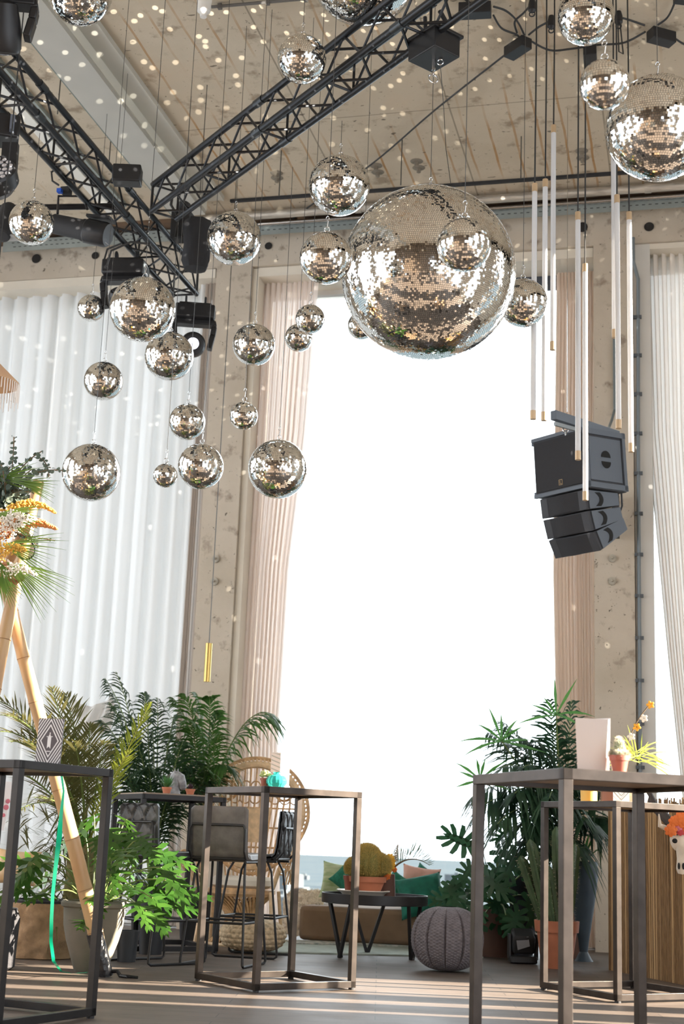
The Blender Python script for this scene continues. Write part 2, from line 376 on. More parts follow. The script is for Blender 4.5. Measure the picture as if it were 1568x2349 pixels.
# conduit on the ceiling, upper left
p0 = fl(470,18,6.87); p1 = fl(760,-8,6.87)
c = MB(); c.tube([fl(485,16,6.87), p1], .012, 8)
for k in (.12,.5,.8): q = p0.lerp(p1, k); c.box(q, (.03,.03,.04))
tag(recenter(c.build('ceiling_conduit', mat('conduit_grey', (.12,.11,.10), .6))), 'thin grey conduit on the ceiling leading from the white smoke detector', 'conduit')
q = fl(468,12,6.8)
d = thing('smoke_detector', 'white round detector on the ceiling at the top left of the beam', 'detector', q)
MB().lathe(q, [(.055,.1),(.055,.03),(.05,.0)], 20).build('base', M_white, d)
MB().lathe(q, [(.0,-.10),(.025,-.098),(.03,-.06),(.05,-.05),(.052,0)], 20, cap=False).build('head', M_white, d)
# anchor plates on the piers
def anchor(x, y, r):
    p = aty(x, y, WY-.004); rr = px2m(r, p); M = Matrix.Rotation(math.pi/2, 3, 'X')
    o = MB().lathe(p, [(rr*.2,.05),(rr*.3,.045),(rr*.32,.018),(rr,.014),(rr*1.05,0)], 18, M).build('anchor_plate', mat('anchor_grey', (.42,.38,.31), .7, var=.2))
    return recenter(o)
for x, y, l in ((495,1282,'round concrete anchor disc on the left pier, upper of two'),(492,1334,'round concrete anchor disc on the left pier, lower of two'),
                (1404,1281,'round anchor disc on the right pier just beneath the hanging loudspeakers'),(1404,1333,'round anchor disc on the right pier, lower of two')):
    tag(anchor(x, y, 9), l, 'anchor', 'anchor discs on the piers')
# conduit with clips at right of right pier
c = thing('wall_conduit', 'grey vertical conduit with clips on the right edge of the right pier', 'conduit', aty(1466,2150,12.82))
pts = [aty(1451,545,12.76), aty(1452,600,12.76), aty(1463,640,12.8), aty(1463,1000,12.8), aty(1470,2100,12.8)]
MB().tube(pts, .016, 8).build('tube', mat('conduit_blue', (.17,.20,.22), .5), c)
for y in range(700, 1900, 98):
    q = pts[3].lerp(pts[4], (y-1000)/1100); MB().box(q, (.075,.03,.03)).build('clip', mat('clip_dark', (.08,.09,.10), .5), c)
# cable down the right pier to the speaker
MBc = MB().tube([aty(1408,770,12.77), aty(1409,940,12.77), aty(1402,965,12.6), aty(1392,990,12.2)], .013, 8)
one(MBc, 'speaker_cable', mat('cable_bluegrey', (.16,.19,.20), .5), 'grey cable pipe on the right pier running down to the loudspeakers', 'cable')
# ceiling anchors with dark stains
k = 0
for (x, y) in ((634,397),(635,408),(862,380),(866,395),(955,370),(960,385),(1333,346),(1336,362),(1355,455)):
    q = fl(x, y, 6.899); o = MB().lathe(q, [(.012,-.05),(.02,-.045),(.02,-.01),(.055,-.004),(.06,0)], 12).build('ceiling_bolt', mat('bolt_grey', (.20,.17,.13), .6))
    tag(recenter(o), 'small grey bolt anchor stub in the concrete ceiling above the windows', 'bolt', 'bolt stubs in the ceiling')
# ------------------------------------------------------------------ outdoors
def m_city():
    m = bpy.data.materials.new('hazy_city'); m.use_nodes = True; nt = m.node_tree; b = nt.nodes['Principled BSDF']; b.inputs['Roughness'].default_value = 1; b.inputs['Specular IOR Level'].default_value = 0
    geo = nt.nodes.new('ShaderNodeNewGeometry'); n = nt.nodes.new('ShaderNodeTexNoise'); n.inputs['Scale'].default_value = .012; n.inputs['Detail'].default_value = 10; n.inputs['Roughness'].default_value = .7
    nt.links.new(geo.outputs['Position'], n.inputs['Vector']); r = nt.nodes.new('ShaderNodeValToRGB')
    r.color_ramp.elements[0].position = .35; r.color_ramp.elements[0].color = (.050,.066,.080,1); r.color_ramp.elements[1].position = .65; r.color_ramp.elements[1].color = (.068,.080,.088,1)
    nt.links.new(n.outputs[0], r.inputs[0]); nt.links.new(r.outputs[0], b.inputs['Base Color']); return m
g = struct('ground_outside', MB().b2((-4000,40,-61), (4000,7000,-60)), m_city(), smooth=False)
M_bld = mat('far_building', (.062,.072,.080), .9, var=.15, vscale=.05)
random.seed(3)
for i in range(26):
    Y = random.uniform(500, 2600); x = random.uniform(-.30, .02)*Y; h = random.uniform(4, 22); wd = random.uniform(15, 60)
    o = MB().box((x, Y, -60+h/2), (wd, wd*.6, h)).box((x+wd*.2, Y, -60+h+1.5), (wd*.25, wd*.3, 3)).build('distant_building', M_bld, smooth=False)
    tag(recenter(o), 'pale blue blurred building far below in the hazy city view', 'building', 'distant buildings in the haze')

# ------------------------------------------------------------------ curtains
def curtain(name, topL, topR, botL, botR, Y, z1, z0, material, label, amp=.05, per=.14, shape=None, group=None, seed=0):
    """topL.. are x positions at height z1 and z0; shape(t)->(L,R) may override with t 0 (top)..1"""
    rnd = random.Random(seed); wdt = abs(topR-topL); nf = max(4, int(wdt/per)); nu = nf*10; nv = 36
    ph = [rnd.uniform(-.6,.6) for _ in range(nf+2)]; am = [rnd.uniform(.55,1.25) for _ in range(nf+2)]
    def fn(u, v):
        t = v
        if shape: l, r = shape(t)
        else: l = topL+(botL-topL)*t; r = topR+(botR-topR)*t
        x = l+(r-l)*u; z = z1+(z0-z1)*t
        q = u*nf; i = int(q); f = q-i; a0 = am[i]; a1 = am[min(i+1, nf+1)]
        a = (a0*(1-f)+a1*f)*amp*(1-.25*t)*(1+.25*math.sin(t*3+i))
        s_ = math.sin(2*math.pi*(q+ .12*ph[i]*math.sin(t*4)))
        return Vector((x+.012*math.cos(2*math.pi*q*2), Y+a*s_, z))
    o = MB().grid(fn, nu, nv).build(name, material, ang=180)
    recenter(o); return tag(o, label, 'curtain', group)
curtain('curtain', -8.55, -4.75, -8.55, -4.75, 13.02, 6.36, .02, M_cur_white, 'wide white sheer curtain across the left window behind the mirror balls', amp=.05, per=.17, seed=1)
curtain('curtain', -4.78, -4.60, -4.80, -4.60, 12.96, 6.36, .02, mat_curtain('shaded_taupe_voile', (.60,.53,.47), .30, .03), 'narrow taupe curtain edge hanging against the left side of the left pier', amp=.03, per=.06, seed=2)  # shade at the pier's side is put into this darker curtain tone
def shp(pts):
    def f(t):
        for (t0,l0,r0),(t1,l1,r1) in zip(pts, pts[1:]):
            if t <= t1: k = (t-t0)/(t1-t0); return l0+(l1-l0)*k, r0+(r1-r0)*k
        return pts[-1][1], pts[-1][2]
    return f
X2 = lambda px, py: aty(px, py, 13.05).x
zt = lambda py, px=650: (6.37-aty(px, py, 13.05).z)/6.35
curtain('curtain', 0, 1, 0, 1, 13.05, 6.37, .02, M_cur_rose, 'gathered rose-beige curtain left of the open middle window beside the left pier', amp=.03, per=.085,
        shape=shp([(0, X2(598,600), X2(730,600)), (zt(1000), X2(577,1000), X2(700,1000)), (zt(1300), X2(560,1300), X2(662,1300)), (zt(1550), X2(545,1550), X2(646,1550)), (zt(1700), X2(538,1700), X2(635,1700)), (1, X2(520,2110), X2(640,2110))]), seed=4)
curtain('curtain', 0, 1, 0, 1, 13.05, 6.30, .02, mat_curtain('sand_voile', (.84,.71,.60), .34, .04), 'gathered sand-coloured curtain right of the middle window behind the loudspeakers', amp=.028, per=.08,
        shape=shp([(0, X2(1276,600), X2(1370,600)), (zt(1300,1300), X2(1268,1300), X2(1362,1300)), (1, X2(1285,2100), X2(1366,2100))]), seed=5)
curtain('curtain', 0, 1, 0, 1, 13.0, 6.40, .02, mat_curtain('cream_voile', (.86,.80,.74), .32, .05), 'cream sheer curtain swept to the side in the far right window', amp=.05, per=.11,
        shape=shp([(0, X2(1468,590), X2(1640,590)), (zt(1000,1500), X2(1482,1000), X2(1640,1000)), (zt(1500,1500), X2(1530,1500), X2(1650,1500)), (1, X2(1600,2100), X2(1700,2100))]), seed=6)
# white cloth swag low at the left window
s_ = MB()
P0, P1 = aty(165,1600,12.6), aty(262,1590,12.6)
def sw(u, v):
    q = P0.lerp(P1, u); return q+Vector((0, .04*math.sin(u*18+v*5), -.10*math.sin(math.pi*u)-v*(.12+.25*u)))
s_.grid(sw, 30, 14)
one(s_, 'draped_cloth', mat_curtain('swag_white', (.75,.73,.70), .3, .02), 'white draped cloth hanging low at the left window behind the palms', 'cloth', ang=180)

# ------------------------------------------------------------------ trusses
def truss(label, a, b, side, wd=.22, r=.024, seg=.40, loc=None):
    """a,b: ends of the lower near chord; side: unit horizontal vector to the second lower chord"""
    a = Vector(a); b = Vector(b); side = Vector(side)*wd; up = Vector((0,0,wd)); d = (b-a); L = d.length; d.normalize()
    t = thing('lighting_truss', label, 'truss', a)
    for o_ in (Vector((0,0,0)), side, up, side+up): MB().tube([a+o_, b+o_], r, 12).build('chord', M_truss, t)
    n = int(L/seg); lt = MB()
    for i in range(n):
        p = a+d*(i*L/n); q = a+d*((i+1)*L/n); m = (p+q)/2
        lt.tube([p, m+up], .009, 6); lt.tube([m+up, q], .009, 6)
        lt.tube([p+side, m+side+up], .009, 6); lt.tube([m+side+up, q+side], .009, 6)
        lt.tube([p, m+side], .009, 6); lt.tube([m+side, q], .009, 6)
        lt.tube([p+up, m+side+up], .009, 6)
        if i % 2 == 0: lt.tube([p, p+side], .009, 6); lt.tube([p+side, p+side+up], .009, 6)
    for e in (a, b):
        lt.tube([e, e+side, e+side+up, e+up, e], .011, 6)
    lt.build('bracing', M_truss, t)
    for i in range(1, int(L/1.6)):
        p = a+d*(i*1.6)
        for o_ in (Vector((0,0,0)), side, up, side+up): MB().tube([p+o_-d*.05, p+o_+d*.05], r*1.22, 12).build('coupler', mat('coupler_grey', (.05,.055,.06), .35, .6), t)
    return t
truss('black box truss running from the upper left down towards the left pier', (-4.18,11.15,5.5), (-4.18,4.0,5.5), (-1,0,0))
tb_d = Vector((.739,-.674,0)); tb_n = Vector((.674,.739,0))
B0 = Vector((-3.188,8.763,5.5))
truss('black box truss crossing diagonally to the upper right above the large ball', B0-tb_d*1.05, B0+tb_d*5.0, tb_n)
M_trz = 5.5
# ------------------------------------------------------------------ mirror balls
M_mir = mat('mirror_tile', (.95,.95,.93), .05, 1.0)
M_core = mat('ball_grout', (.10,.10,.095), .6)
def ball_mesh(rows, seed):
    rnd = random.Random(seed); me = bpy.data.meshes.new('mirror_ball_tiles'); v = []; f = []; mi = []
    n, m = 48, 24; R0 = .992
    for i in range(m+1):
        th = math.pi*i/m
        for k in range(n): a = 2*math.pi*k/n; v.append((R0*math.sin(th)*math.cos(a), R0*math.sin(th)*math.sin(a), -R0*math.cos(th)))
    for i in range(m):
        for k in range(n): f.append((i*n+k, i*n+(k+1)%n, (i+1)*n+(k+1)%n, (i+1)*n+k)); mi.append(1)
    h = math.pi/rows; 
    for i in range(rows):
        th = (i+.5)*h; nn = max(3, int(2*math.pi*math.sin(th)/h)); off = rnd.random()
        da = 2*math.pi/nn; hh = h*.445; hw = da*math.sin(th)*.445
        for k in range(nn):
            a = (k+off)*da
            nx, ny, nz = math.sin(th)*math.cos(a), math.sin(th)*math.sin(a), -math.cos(th)
            ex = (-math.sin(a), math.cos(a), 0); ey = (math.cos(th)*math.cos(a), math.cos(th)*math.sin(a), math.sin(th))
            sg = .016 if rnd.random() < .82 else .06
            tx = rnd.gauss(0, sg); ty = rnd.gauss(0, sg); base = len(v)
            for sx, sy in ((-1,-1),(1,-1),(1,1),(-1,1)):
                dz = tx*sx*hw+ty*sy*hh
                v.append((nx*(1+dz)+ex[0]*sx*hw+ey[0]*sy*hh, ny*(1+dz)+ex[1]*sx*hw+ey[1]*sy*hh, nz*(1+dz)+ey[2]*sy*hh))
            f.append((base, base+1, base+2, base+3)); mi.append(0)
    me.from_pydata(v, [], f); me.materials.append(M_mir); me.materials.append(M_core); me.polygons.foreach_set('material_index', mi); me.update(); return me
BM = {}
def ball(x, y, rpx, dia, label, truss_hang=False, tilt=True, wires=1, group='mirror balls hanging from the ceiling and truss'):
    zc = dia/2*FPX/rpx; d = ray(x, y); p = CAM + d*(zc/FPX)
    key = dia
    if key not in BM: BM[key] = ball_mesh(int(round(math.pi*dia/2/ (.0118 if dia < .9 else .0115))), int(dia*1000))
    o = bpy.data.objects.new('mirror_ball', BM[key]); C.objects.link(o); o.location = p
    r = dia/2; rnd = random.Random(x*7+y)
    o.scale = (r, r, r); o.rotation_euler = (rnd.uniform(-.05,.05), rnd.uniform(-.05,.05), rnd.uniform(0, 6.28))
    tag(o, label, 'disco ball', group)
    if truss_hang: top = M_trz-.02
    else: top = CZ
    def child(mb, name, m_):
        me_o = mb.build(name, m_); me_o.data.transform((Matrix.Translation(o.location) @ o.rotation_euler.to_matrix().to_4x4() @ Matrix.Scale(r, 4)).inverted()); me_o.parent = o; return me_o
    k = max(.6, r/.2)
    t = p+Vector((0,0,r)); hk = MB(); hk.lathe(t-Vector((0,0,.004)), [(.02*k,-.008),(.02*k,.006),(.012*k,.010)], 12); hk.ring(t+Vector((0,0,.024)), (0,1,0), .014, .0022, 14, 6)
    hk.tube([t+Vector((0,0,.036)), t+Vector((.004,0,.07))], .003, 6); hk.ring(t+Vector((0,0,.085)), (.6,1,0), .012, .002, 12, 6)
    child(hk, 'hook', M_chrome)
    wr_ = MB().tube([t+Vector((0,0,.09)), Vector((t.x, t.y, top))], .0019, 6)
    child(wr_, 'hanging_wire', M_wire)
    return o
# big one hangs from its motor
big = ball(982,627,200,1.0, 'giant mirror ball in the centre, far larger than every other ball', tilt=False)
B = [
 (184,-15,73,.4,'mirror ball cut by the top edge, above the grey ceiling beam',0),
 (835,-75,130,.7,'large mirror ball cut by the top edge in front of the diagonal truss',0),
 (692,135,56,.3,'mirror ball seen against the diagonal truss below the top centre',0),
 (778,425,70,.4,'mirror ball touching the upper left of the giant ball, under the truss hook',1),
 (747,592,60,.27,'bluish bright mirror ball overlapping the left edge of the giant ball',0),
 (1064,562,62,.25,'mirror ball hanging in front of the right half of the giant ball',0),
 (1342,38,65,.3,'mirror ball at the top right, among the black tube light cables',0),
 (1386,194,57.5,.2,'small mirror ball just above left of the large right-hand ball',0),
 (1509,294,121,.5,'large mirror ball cut by the right edge of the picture',0),
 (1199,695,56,.3,'mirror ball half hidden behind the right edge of the giant ball',0),
 (829,747,32,.2,'small mirror ball peeping out behind the lower left of the giant ball',0),
 (72,511,51,.3,'mirror ball at far left below the truss, beside the black spotlight',1),
 (537,547,62,.4,'mirror ball right of the black chain bag, above the left pier',0),
 (209,707,31,.22,'small mirror ball hanging left of the black moving head light',0),
 (327,710,75,.4,'mirror ball in front of the upper moving head light at the truss end',0),
 (388,817,56,.35,'mirror ball partly hidden by the larger one above it, left of the lit lens',1),
 (237,874,44.5,.3,'mirror ball on the white curtain crossed by another ball\'s wire',0),
 (582,791,48.5,.3,'mirror ball in front of the pier\'s right edge, left of the two small paired balls',0),
 (711,732,33.5,.2,'upper right small ball of the overlapping pair before the rose curtain',0),
 (685,775,32,.2,'lower left small ball of the overlapping pair before the rose curtain',0),
 (429,968,41.5,.25,'mirror ball before the white curtain, directly above the one near the pier',1),
 (559,954,32,.18,'small mirror ball on the pale strip between pier and rose curtain',0),
 (209,1084,66.5,.4,'large mirror ball low before the white curtain, right of the eucalyptus branch',0),
 (379,1091,27.5,.15,'smallest mirror ball, left of the low ball beside the pier',0),
 (460,1070,52.5,.3,'low mirror ball overlapping the left edge of the pier',0),
 (637,1076,68,.4,'lowest mirror ball before the rose curtain, left of the open window',1),
]
for x, y, r, d, l, th in B: ball(x, y, r, d, l, bool(th))
# hooks clamped round the truss chord
# ceiling motor for the giant ball
mz = Vector(big.location)
mp_ = at(993,112, (mz-CAM).dot(FW)); mp_.x, mp_.y = mz.x, mz.y
mt = thing('mirror_ball_motor', 'black box motor on the diagonal truss carrying the giant mirror ball', 'motor', (mz.x, mz.y, 5.15))
zb = at(985,140,(mz-CAM).dot(FW)).z
Mz = Matrix.Rotation(math.radians(-38), 3, 'Z')
MB().box((mz.x,mz.y,zb+.075), (.24,.20,.13), Mz).build('housing', M_black, mt, bevel=.006)
MB().box((mz.x,mz.y,zb+.145), (.27,.23,.02), Mz).build('top_plate', M_black, mt, bevel=.003)
sh = MB().tube([(mz.x,mz.y,zb+.02),(mz.x,mz.y,zb-.06)], .012, 8); sh.ring((mz.x,mz.y,zb-.08), (1,0,0), .018, .004, 12, 6); sh.ring((mz.x,mz.y,zb-.115), (0,1,0), .022, .004, 12, 6, sy=1.5); sh.ring((mz.x+.04,mz.y,zb-.01), (0,1,0), .018, .004, 12, 6)
sh.build('shackle', M_chrome, mt)
c = MB().beam((mz.x,mz.y,zb+.15), (mz.x,mz.y,zb+.26), .05, .03).tube([(mz.x-.05,mz.y,zb+.16),(mz.x-.06,mz.y,zb+.30)], .012, 8).tube([(mz.x+.06,mz.y,zb+.16),(mz.x+.07,mz.y,zb+.25),(mz.x+.03,mz.y,zb+.33)], .014, 8)
c.build('clamp', M_blackm, mt)
one(MB().tube([(mz.x+.04,mz.y,zb-.02), at(1018,260,8.0), at(1022,340,7.95), at(1033,420,7.9)], .0022, 5), 'safety_wire', M_wire, 'thin slack safety wire from the motor box to the giant ball', 'wire')
yk = MB(); tt = mz+Vector((0,0,.5))
for a in (0, 2.1, 4.2): yk.tube([tt+Vector((0,0,.06)), tt+Vector((.10*math.cos(a), .10*math.sin(a), .015)), tt+Vector((.13*math.cos(a), .13*math.sin(a), -.01))], .005, 6)
yo = yk.build('yoke_brackets', M_chrome); yo.data.transform(big.matrix_basis.inverted()); yo.parent = big
# ------------------------------------------------------------------ tube lights
M_tube = mat('acrylic_tube', (.66,.66,.67), .25, 0, trans=.2)
M_cap = mat('tube_cap', (.50,.36,.22), .4, .3)
TB = [((1228,422),(1222,962),'leftmost white tube light'),((1251,412),(1247,965),'second white tube light from the left'),((1269,288),(1267,803),'highest white tube light, third from the left'),
      ((1326,487),(1325,1055),'long white tube light before the left side of the loudspeaker'),((1343,606),(1342,1148),'lowest white tube light ending over the loudspeaker cabinets'),
      ((1407,300),(1409,775),'white tube light starting behind the large right-hand mirror ball'),((1416,448),(1418,983),'white tube light ending at the loudspeaker\'s top right corner'),((1440,487),(1447,1037),'rightmost white tube light')]
ztop = []
TD = 8.3
for i, (a, b, l) in enumerate(TB):
    D = TD+(i % 3)*.12
    p1 = at(b[0], b[1], D); p0 = at(a[0], a[1], D); p0.x, p0.y = p1.x, p1.y
    t = thing('tube_light', l+' hanging on a black cord', 'tube light', p1, 'vertical tube lights at the right')
    r = .0165
    MB().tube([p1+Vector((0,0,.05)), p0-Vector((0,0,.05))], r, 16).build('tube', M_tube, t)
    cp = MB().tube([p1, p1+Vector((0,0,.055))], r*1.08, 16); cp.build('end_cap', M_cap, t); MB().tube([p0-Vector((0,0,.055)), p0], r*1.08, 16).build('end_cap', M_cap, t)
    MB().tube([p0, Vector((p0.x+.004, p0.y, (p0.z+CZ)/2)), Vector((p0.x, p0.y, CZ))], .0055, 6).build('cord', M_cable, t)
# driver boxes under the ceiling
def rbox(label, pa, pb, wpx, zc=6.80, name='driver_box', h=.09):
    a = fl(*pa, zc); b = fl(*pb, zc); m_ = MB().beam(a, b, .10, h)
    o = m_.build(name, M_black, smooth=False, bevel=.004); return tag(recenter(o), label, 'power box', 'black power supply boxes on the ceiling')
rbox('black power box on the ceiling right of the motor, left of the tube cords', (1166,124), (1208,96), 30)
rbox('black power box on the ceiling at the top right, above the large right-hand ball', (1490,78), (1542,92), 30)
rbox('black power box on the ceiling half behind the small ball at the right', (1352,112), (1354,150), 30)
rbox('black power box on the ceiling beside the end of the diagonal truss', (1052,26), (1126,22), 30)
rbox('black power box cut by the top right corner', (1548,-12), (1600,-6), 30)
cb = MB()
def ccurve(pts, z=6.86, r=.008):
    P = [fl(x, y, z) for x, y in pts]; out = []
    for i in range(len(P)-1):
        p0 = P[max(i-1,0)]; p1 = P[i]; p2 = P[i+1]; p3 = P[min(i+2,len(P)-1)]
        for k in range(6):
            t = k/6; out.append(.5*((2*p1)+(p2-p0)*t+(2*p0-5*p1+4*p2-p3)*t*t+(3*p1-p0-3*p2+p3)*t**3))
    out.append(P[-1]); return MB().tube(out, r, 6)
for pts, l in (([(1131,15),(1160,25),(1185,48),(1202,80)],'black cable looping from the truss-end power box to the next box, upper loop'),
               ([(1131,35),(1150,65),(1185,80),(1195,95)],'black cable between the two left power boxes, lower loop'),
               ([(1213,92),(1260,115),(1310,112),(1370,103),(1430,98),(1479,73)],'long black cable strung between power boxes behind the tube cords'),
               ([(1160,124),(1000,250),(850,378),(700,480),(600,560)],'long straight black cable crossing the ceiling down to the left'),
               ([(1212,80),(1235,62),(1262,48)],'short black cable from a power box to a cord hook'),
               ([(1185,75),(1180,50),(1200,30),(1216,12)],'black cable loop rising to the topmost cord hook'),
               ([(1413,38),(1440,45),(1478,58)],'black cable from the right cord hook to the right power box'),
               ([(1508,57),(1530,40),(1545,10),(1548,-10)],'black cable curving up from the right power box to the corner'),
               ([(1550,90),(1570,102),(1600,110)],'black cable leaving the right power box at the picture edge')):
    mbx = ccurve(pts, 6.85 if len(pts) < 7 else 6.86); tag(recenter(mbx.build('ceiling_cable', M_cable)), l, 'cable', 'black cables under the ceiling')
one(MB().tube([fl(1416,40,6.84), fl(1418,40,6.84)+Vector((0,0,-.28)), fl(1428,40,6.84)+Vector((0,0,-.30)), fl(1420,40,6.84)], .006, 6), 'cable_loop', M_cable, 'black cable loop dangling beside the right cord hook', 'cable')
for x, y, l in ((1220,10,'brass and black cord hook on the ceiling at the top edge'),(1264,48,'small black cord hook above the highest tube light'),(1418,38,'brass and black cord hook between the right-hand mirror balls')):
    q = fl(x, y, 6.86); m_ = MB().lathe(q+Vector((0,0,-.05)), [(.01,-.02),(.03,0),(.03,.05),(.02,.09)], 12); m_.ring(q+Vector((0,0,-.08)), (0,1,0), .02, .005, 12, 6)
    tag(recenter(m_.build('cord_hook', M_black)), l, 'hook', 'cord hooks')
for x, ya, yb, l in ((922,318,425,'thin steel rod dropping from the ceiling left of the giant ball\'s wire'),(645,345,450,'thin steel rod dropping from the ceiling right of the truss'),(1195,313,410,'thin steel rod dropping from the ceiling left of the tube lights'),(139,182,262,'thin steel rod hanging from the ceiling left of the grey beam'),(254,322,380,'thin steel rod hanging above the left truss')):
    q = fl(x, ya, 6.9); q2 = Vector((q.x, q.y, at(x, yb, q.dot(FW)).z)); one(MB().tube([q, q2], .005, 6), 'steel_rod', M_wire, l, 'rod', 'thin steel rods under the ceiling')
# ------------------------------------------------------------------ stage lights
M_lens = mat('lens_glass', (.25,.27,.30), .05, .3)
M_lit = mat('lens_lit', (.85,.85,1.0), .3, emit=2.5)
def moving_head(label, p, s=1., yaw=0., tilt=0., lit=True, panel=True):
    """p: centre of the base box (hangs from truss); yoke and head below"""
    p = Vector(p); t = thing('moving_head_light', label, 'stage light', p)
    R = Matrix.Rotation(yaw, 3, 'Z')
    def q(x, y, z): return p + R @ Vector((x, y, z))*s
    MB().box(p, (.36*s,.26*s,.13*s), R).box(q(0,0,.075), (.30*s,.20*s,.03*s), R).build('base', M_black, t, bevel=.012)
    if panel:
        pn = MB().box(q(.183,-.02,0), (.006*s,.13*s,.10*s), R).build('control_panel', mat('panel_grey', (.45,.50,.52), .4), t)
        MB().box(q(.188,-.02,.005), (.004*s,.07*s,.05*s), R).build('display', M_blackm, pn)
    y = MB()
    arm = [(-.17,0,-.065),(-.185,0,-.12),(-.175,0,-.20),(-.15,0,-.33)]
    for sg in (-1, 1):
        for (a, b), w_ in zip(zip(arm, arm[1:]), (.11,.12,.10)):
            y.beam(q(a[0]*sg, a[1], a[2]), q(b[0]*sg, b[1], b[2]), .10*s, .05*s, R@Vector((1,0,0)))
    y.box(q(0,0,-.085), (.37*s,.12*s,.05*s), R)
    y.build('yoke', M_black, t, bevel=.008)
    H = R @ Matrix.Rotation(tilt, 3, 'X'); hc = q(0,0,-.30)
    def hm(z): return H @ Matrix.Rotation(-math.pi/2, 3, 'X')
    hd = MB(); MM = H @ Matrix.Rotation(math.pi/2, 3, 'X')   # local +z -> facing -y
    hd.lathe(hc, [(.03*s,-.20*s),(.085*s,-.18*s),(.105*s,-.08*s),(.115*s,.0),(.115*s,.09*s),(.100*s,.12*s),(.085*s,.125*s)], 24, MM)
    h = hd.build('head', M_black, t)
    MB().lathe(hc, [(.082*s,.118*s),(.078*s,.132*s),(.062*s,.133*s)], 24, MM).build('bezel', M_blackm, h)
    MB().lathe(hc, [(.062*s,.124*s),(.062*s,.130*s),(.04*s,.138*s),(.0,.142*s)], 20, MM).build('lens', M_lit if lit else M_lens, h)
    c = MB()
    for x in (-.09, .09):
        c.ring(q(x,0,.14), R@Vector((1,0,0)), .034*s, .010*s, 14, 6); c.box(q(x,0,.10), (.03*s,.05*s,.03*s), R); c.tube([q(x,.04,.14), q(x,.09,.15)], .008*s, 6)
    c.build('clamp', M_blackm, t)
    cb = MB().tube([q(-.15,.1,.03), q(-.24,.12,.12), q(-.20,.08,.24), q(-.05,.02,.27)], .009*s, 6); cb.build('power_cable', M_cable, t)
    return t
a = fl(447,722,5.31)
moving_head('black moving head light with lit lens at the lower end of the left truss', a, .95, math.radians(20), math.radians(12))
a = fl(288,622,5.31)
moving_head('black moving head light behind a large mirror ball, higher than the lit one', a, .95, math.radians(8), math.radians(-50), lit=False)
a = fl(18,-20,5.33)
moving_head('black moving head light in the top left corner of the picture', a, .85, math.radians(200), math.radians(60), lit=False, panel=False)
# LED wash at the left edge
p = at(-18,392,8.4); t = thing('led_wash_light', 'black round wash light full of small lenses at the left edge under the truss', 'stage light', p)
Rw = Matrix.Rotation(math.radians(8), 3, 'Z') @ Matrix.Rotation(math.radians(62), 3, 'X')
MB().lathe(p, [(.10,-.16),(.15,-.10),(.155,0),(.145,.015),(.13,.008)], 28, Rw).build('head', M_black, t)
ln = MB()
for rr, n in ((0,1),(.045,6),(.085,12),(.12,18)):
    for k in range(n):
        c_ = p + Rw @ Vector((rr*math.cos(6.283*k/n), rr*math.sin(6.283*k/n), .012)); ln.ell(c_, (.018,.018,.010), 10, 5, Rw)
ln.build('lens_array', mat('led_lens', (.75,.75,.80), .1, .6), t)
b = at(5,300,8.5); MB().box(b, (.22,.2,.16), Matrix.Rotation(.5,3,'Z')).build('base', M_black, t, bevel=.012)
MB().box(b+Vector((.10,-.06,0)), (.03,.10,.10), Matrix.Rotation(.5,3,'Z')).build('control_panel', mat('panel_blue', (.12,.14,.18), .3), t)
MB().beam(at(25,330,8.45), at(20,395,8.45), .05, .10).build('yoke_arm', M_black, t); MB().beam(at(-30,330,8.45), at(-35,395,8.45), .05, .10).build('yoke_arm', M_black, t)
# profile spotlight on the bar
bar0, bar1 = at(-60,478,10.2), at(262,473,10.2)
one(MB().tube([bar0, bar1], .024, 12), 'lighting_bar', M_truss, 'horizontal black lighting bar crossing behind the left truss', 'bar')
t = thing('profile_spotlight', 'long black profile spotlight pointing right below the left truss', 'stage light', at(170,520,10.0))
a, b = at(118,512,10.0), at(248,540,9.9); d = (b-a).normalized()
def cylM(d): return d.to_track_quat('Z','Y').to_matrix()
L = (b-a).length
MB().lathe(a, [(.05,0),(.075,.02),(.078,L*.55),(.085,L*.56),(.085,L*.66)], 16, cylM(d)).build('body', M_blackm, t)
MB().lathe(a, [(.088,L*.62),(.095,L*.64),(.095,L*.95),(.085,L),(.07,L)], 16, cylM(d)).build('lens_barrel', M_black, t)
MB().beam(at(205,500,9.95), at(258,505,9.9), .12, .02).build('top_shutter', M_black, t)
MB().beam(at(195,552,9.95), at(242,556,9.9), .10, .008).build('reflector_flap', mat('flap_grey', (.35,.35,.35), .4), t)
y = MB().tube([at(132,490,10.0), at(134,450,10.1), at(190,450,10.1), at(200,480,10.0)], .010, 6); y.build('yoke', M_black, t)
MB().box(at(152,438,10.1), (.07,.06,.05)).tube([at(135,425,10.1), at(120,415,10.1), at(118,395,10.1), at(150,370,10.1)], .008, 6).build('clamp', M_blackm, t)
MB().box(at(137,438,10.05), (.035,.04,.03)).build('blue_connector', mat('blue_plug', (.02,.10,.55), .4), t)
t = thing('profile_spotlight', 'black spotlight cut by the left edge beside the far-left mirror ball', 'stage light', at(15,530,10.0))
a, b = at(20,485,10.0), at(2,540,9.9); d = (b-a).normalized(); L=(b-a).length
MB().lathe(a, [(.05,-.05),(.07,-.02),(.07,L),(.06,L+.01)], 16, cylM(d)).build('body', M_blackm, t)
MB().box(at(18,546,9.95), (.14,.1,.01)).build('reflector_flap', MATS['flap_grey'], t)
# small dimmer box on truss
bx = MB().box(at(292,403,9.3), (.20,.12,.13), Matrix.Rotation(.25,3,'Z')); one(bx, 'dimmer_box', M_black, 'black box with a sloped lid clamped on top of the left truss', 'box', bevel=.01)
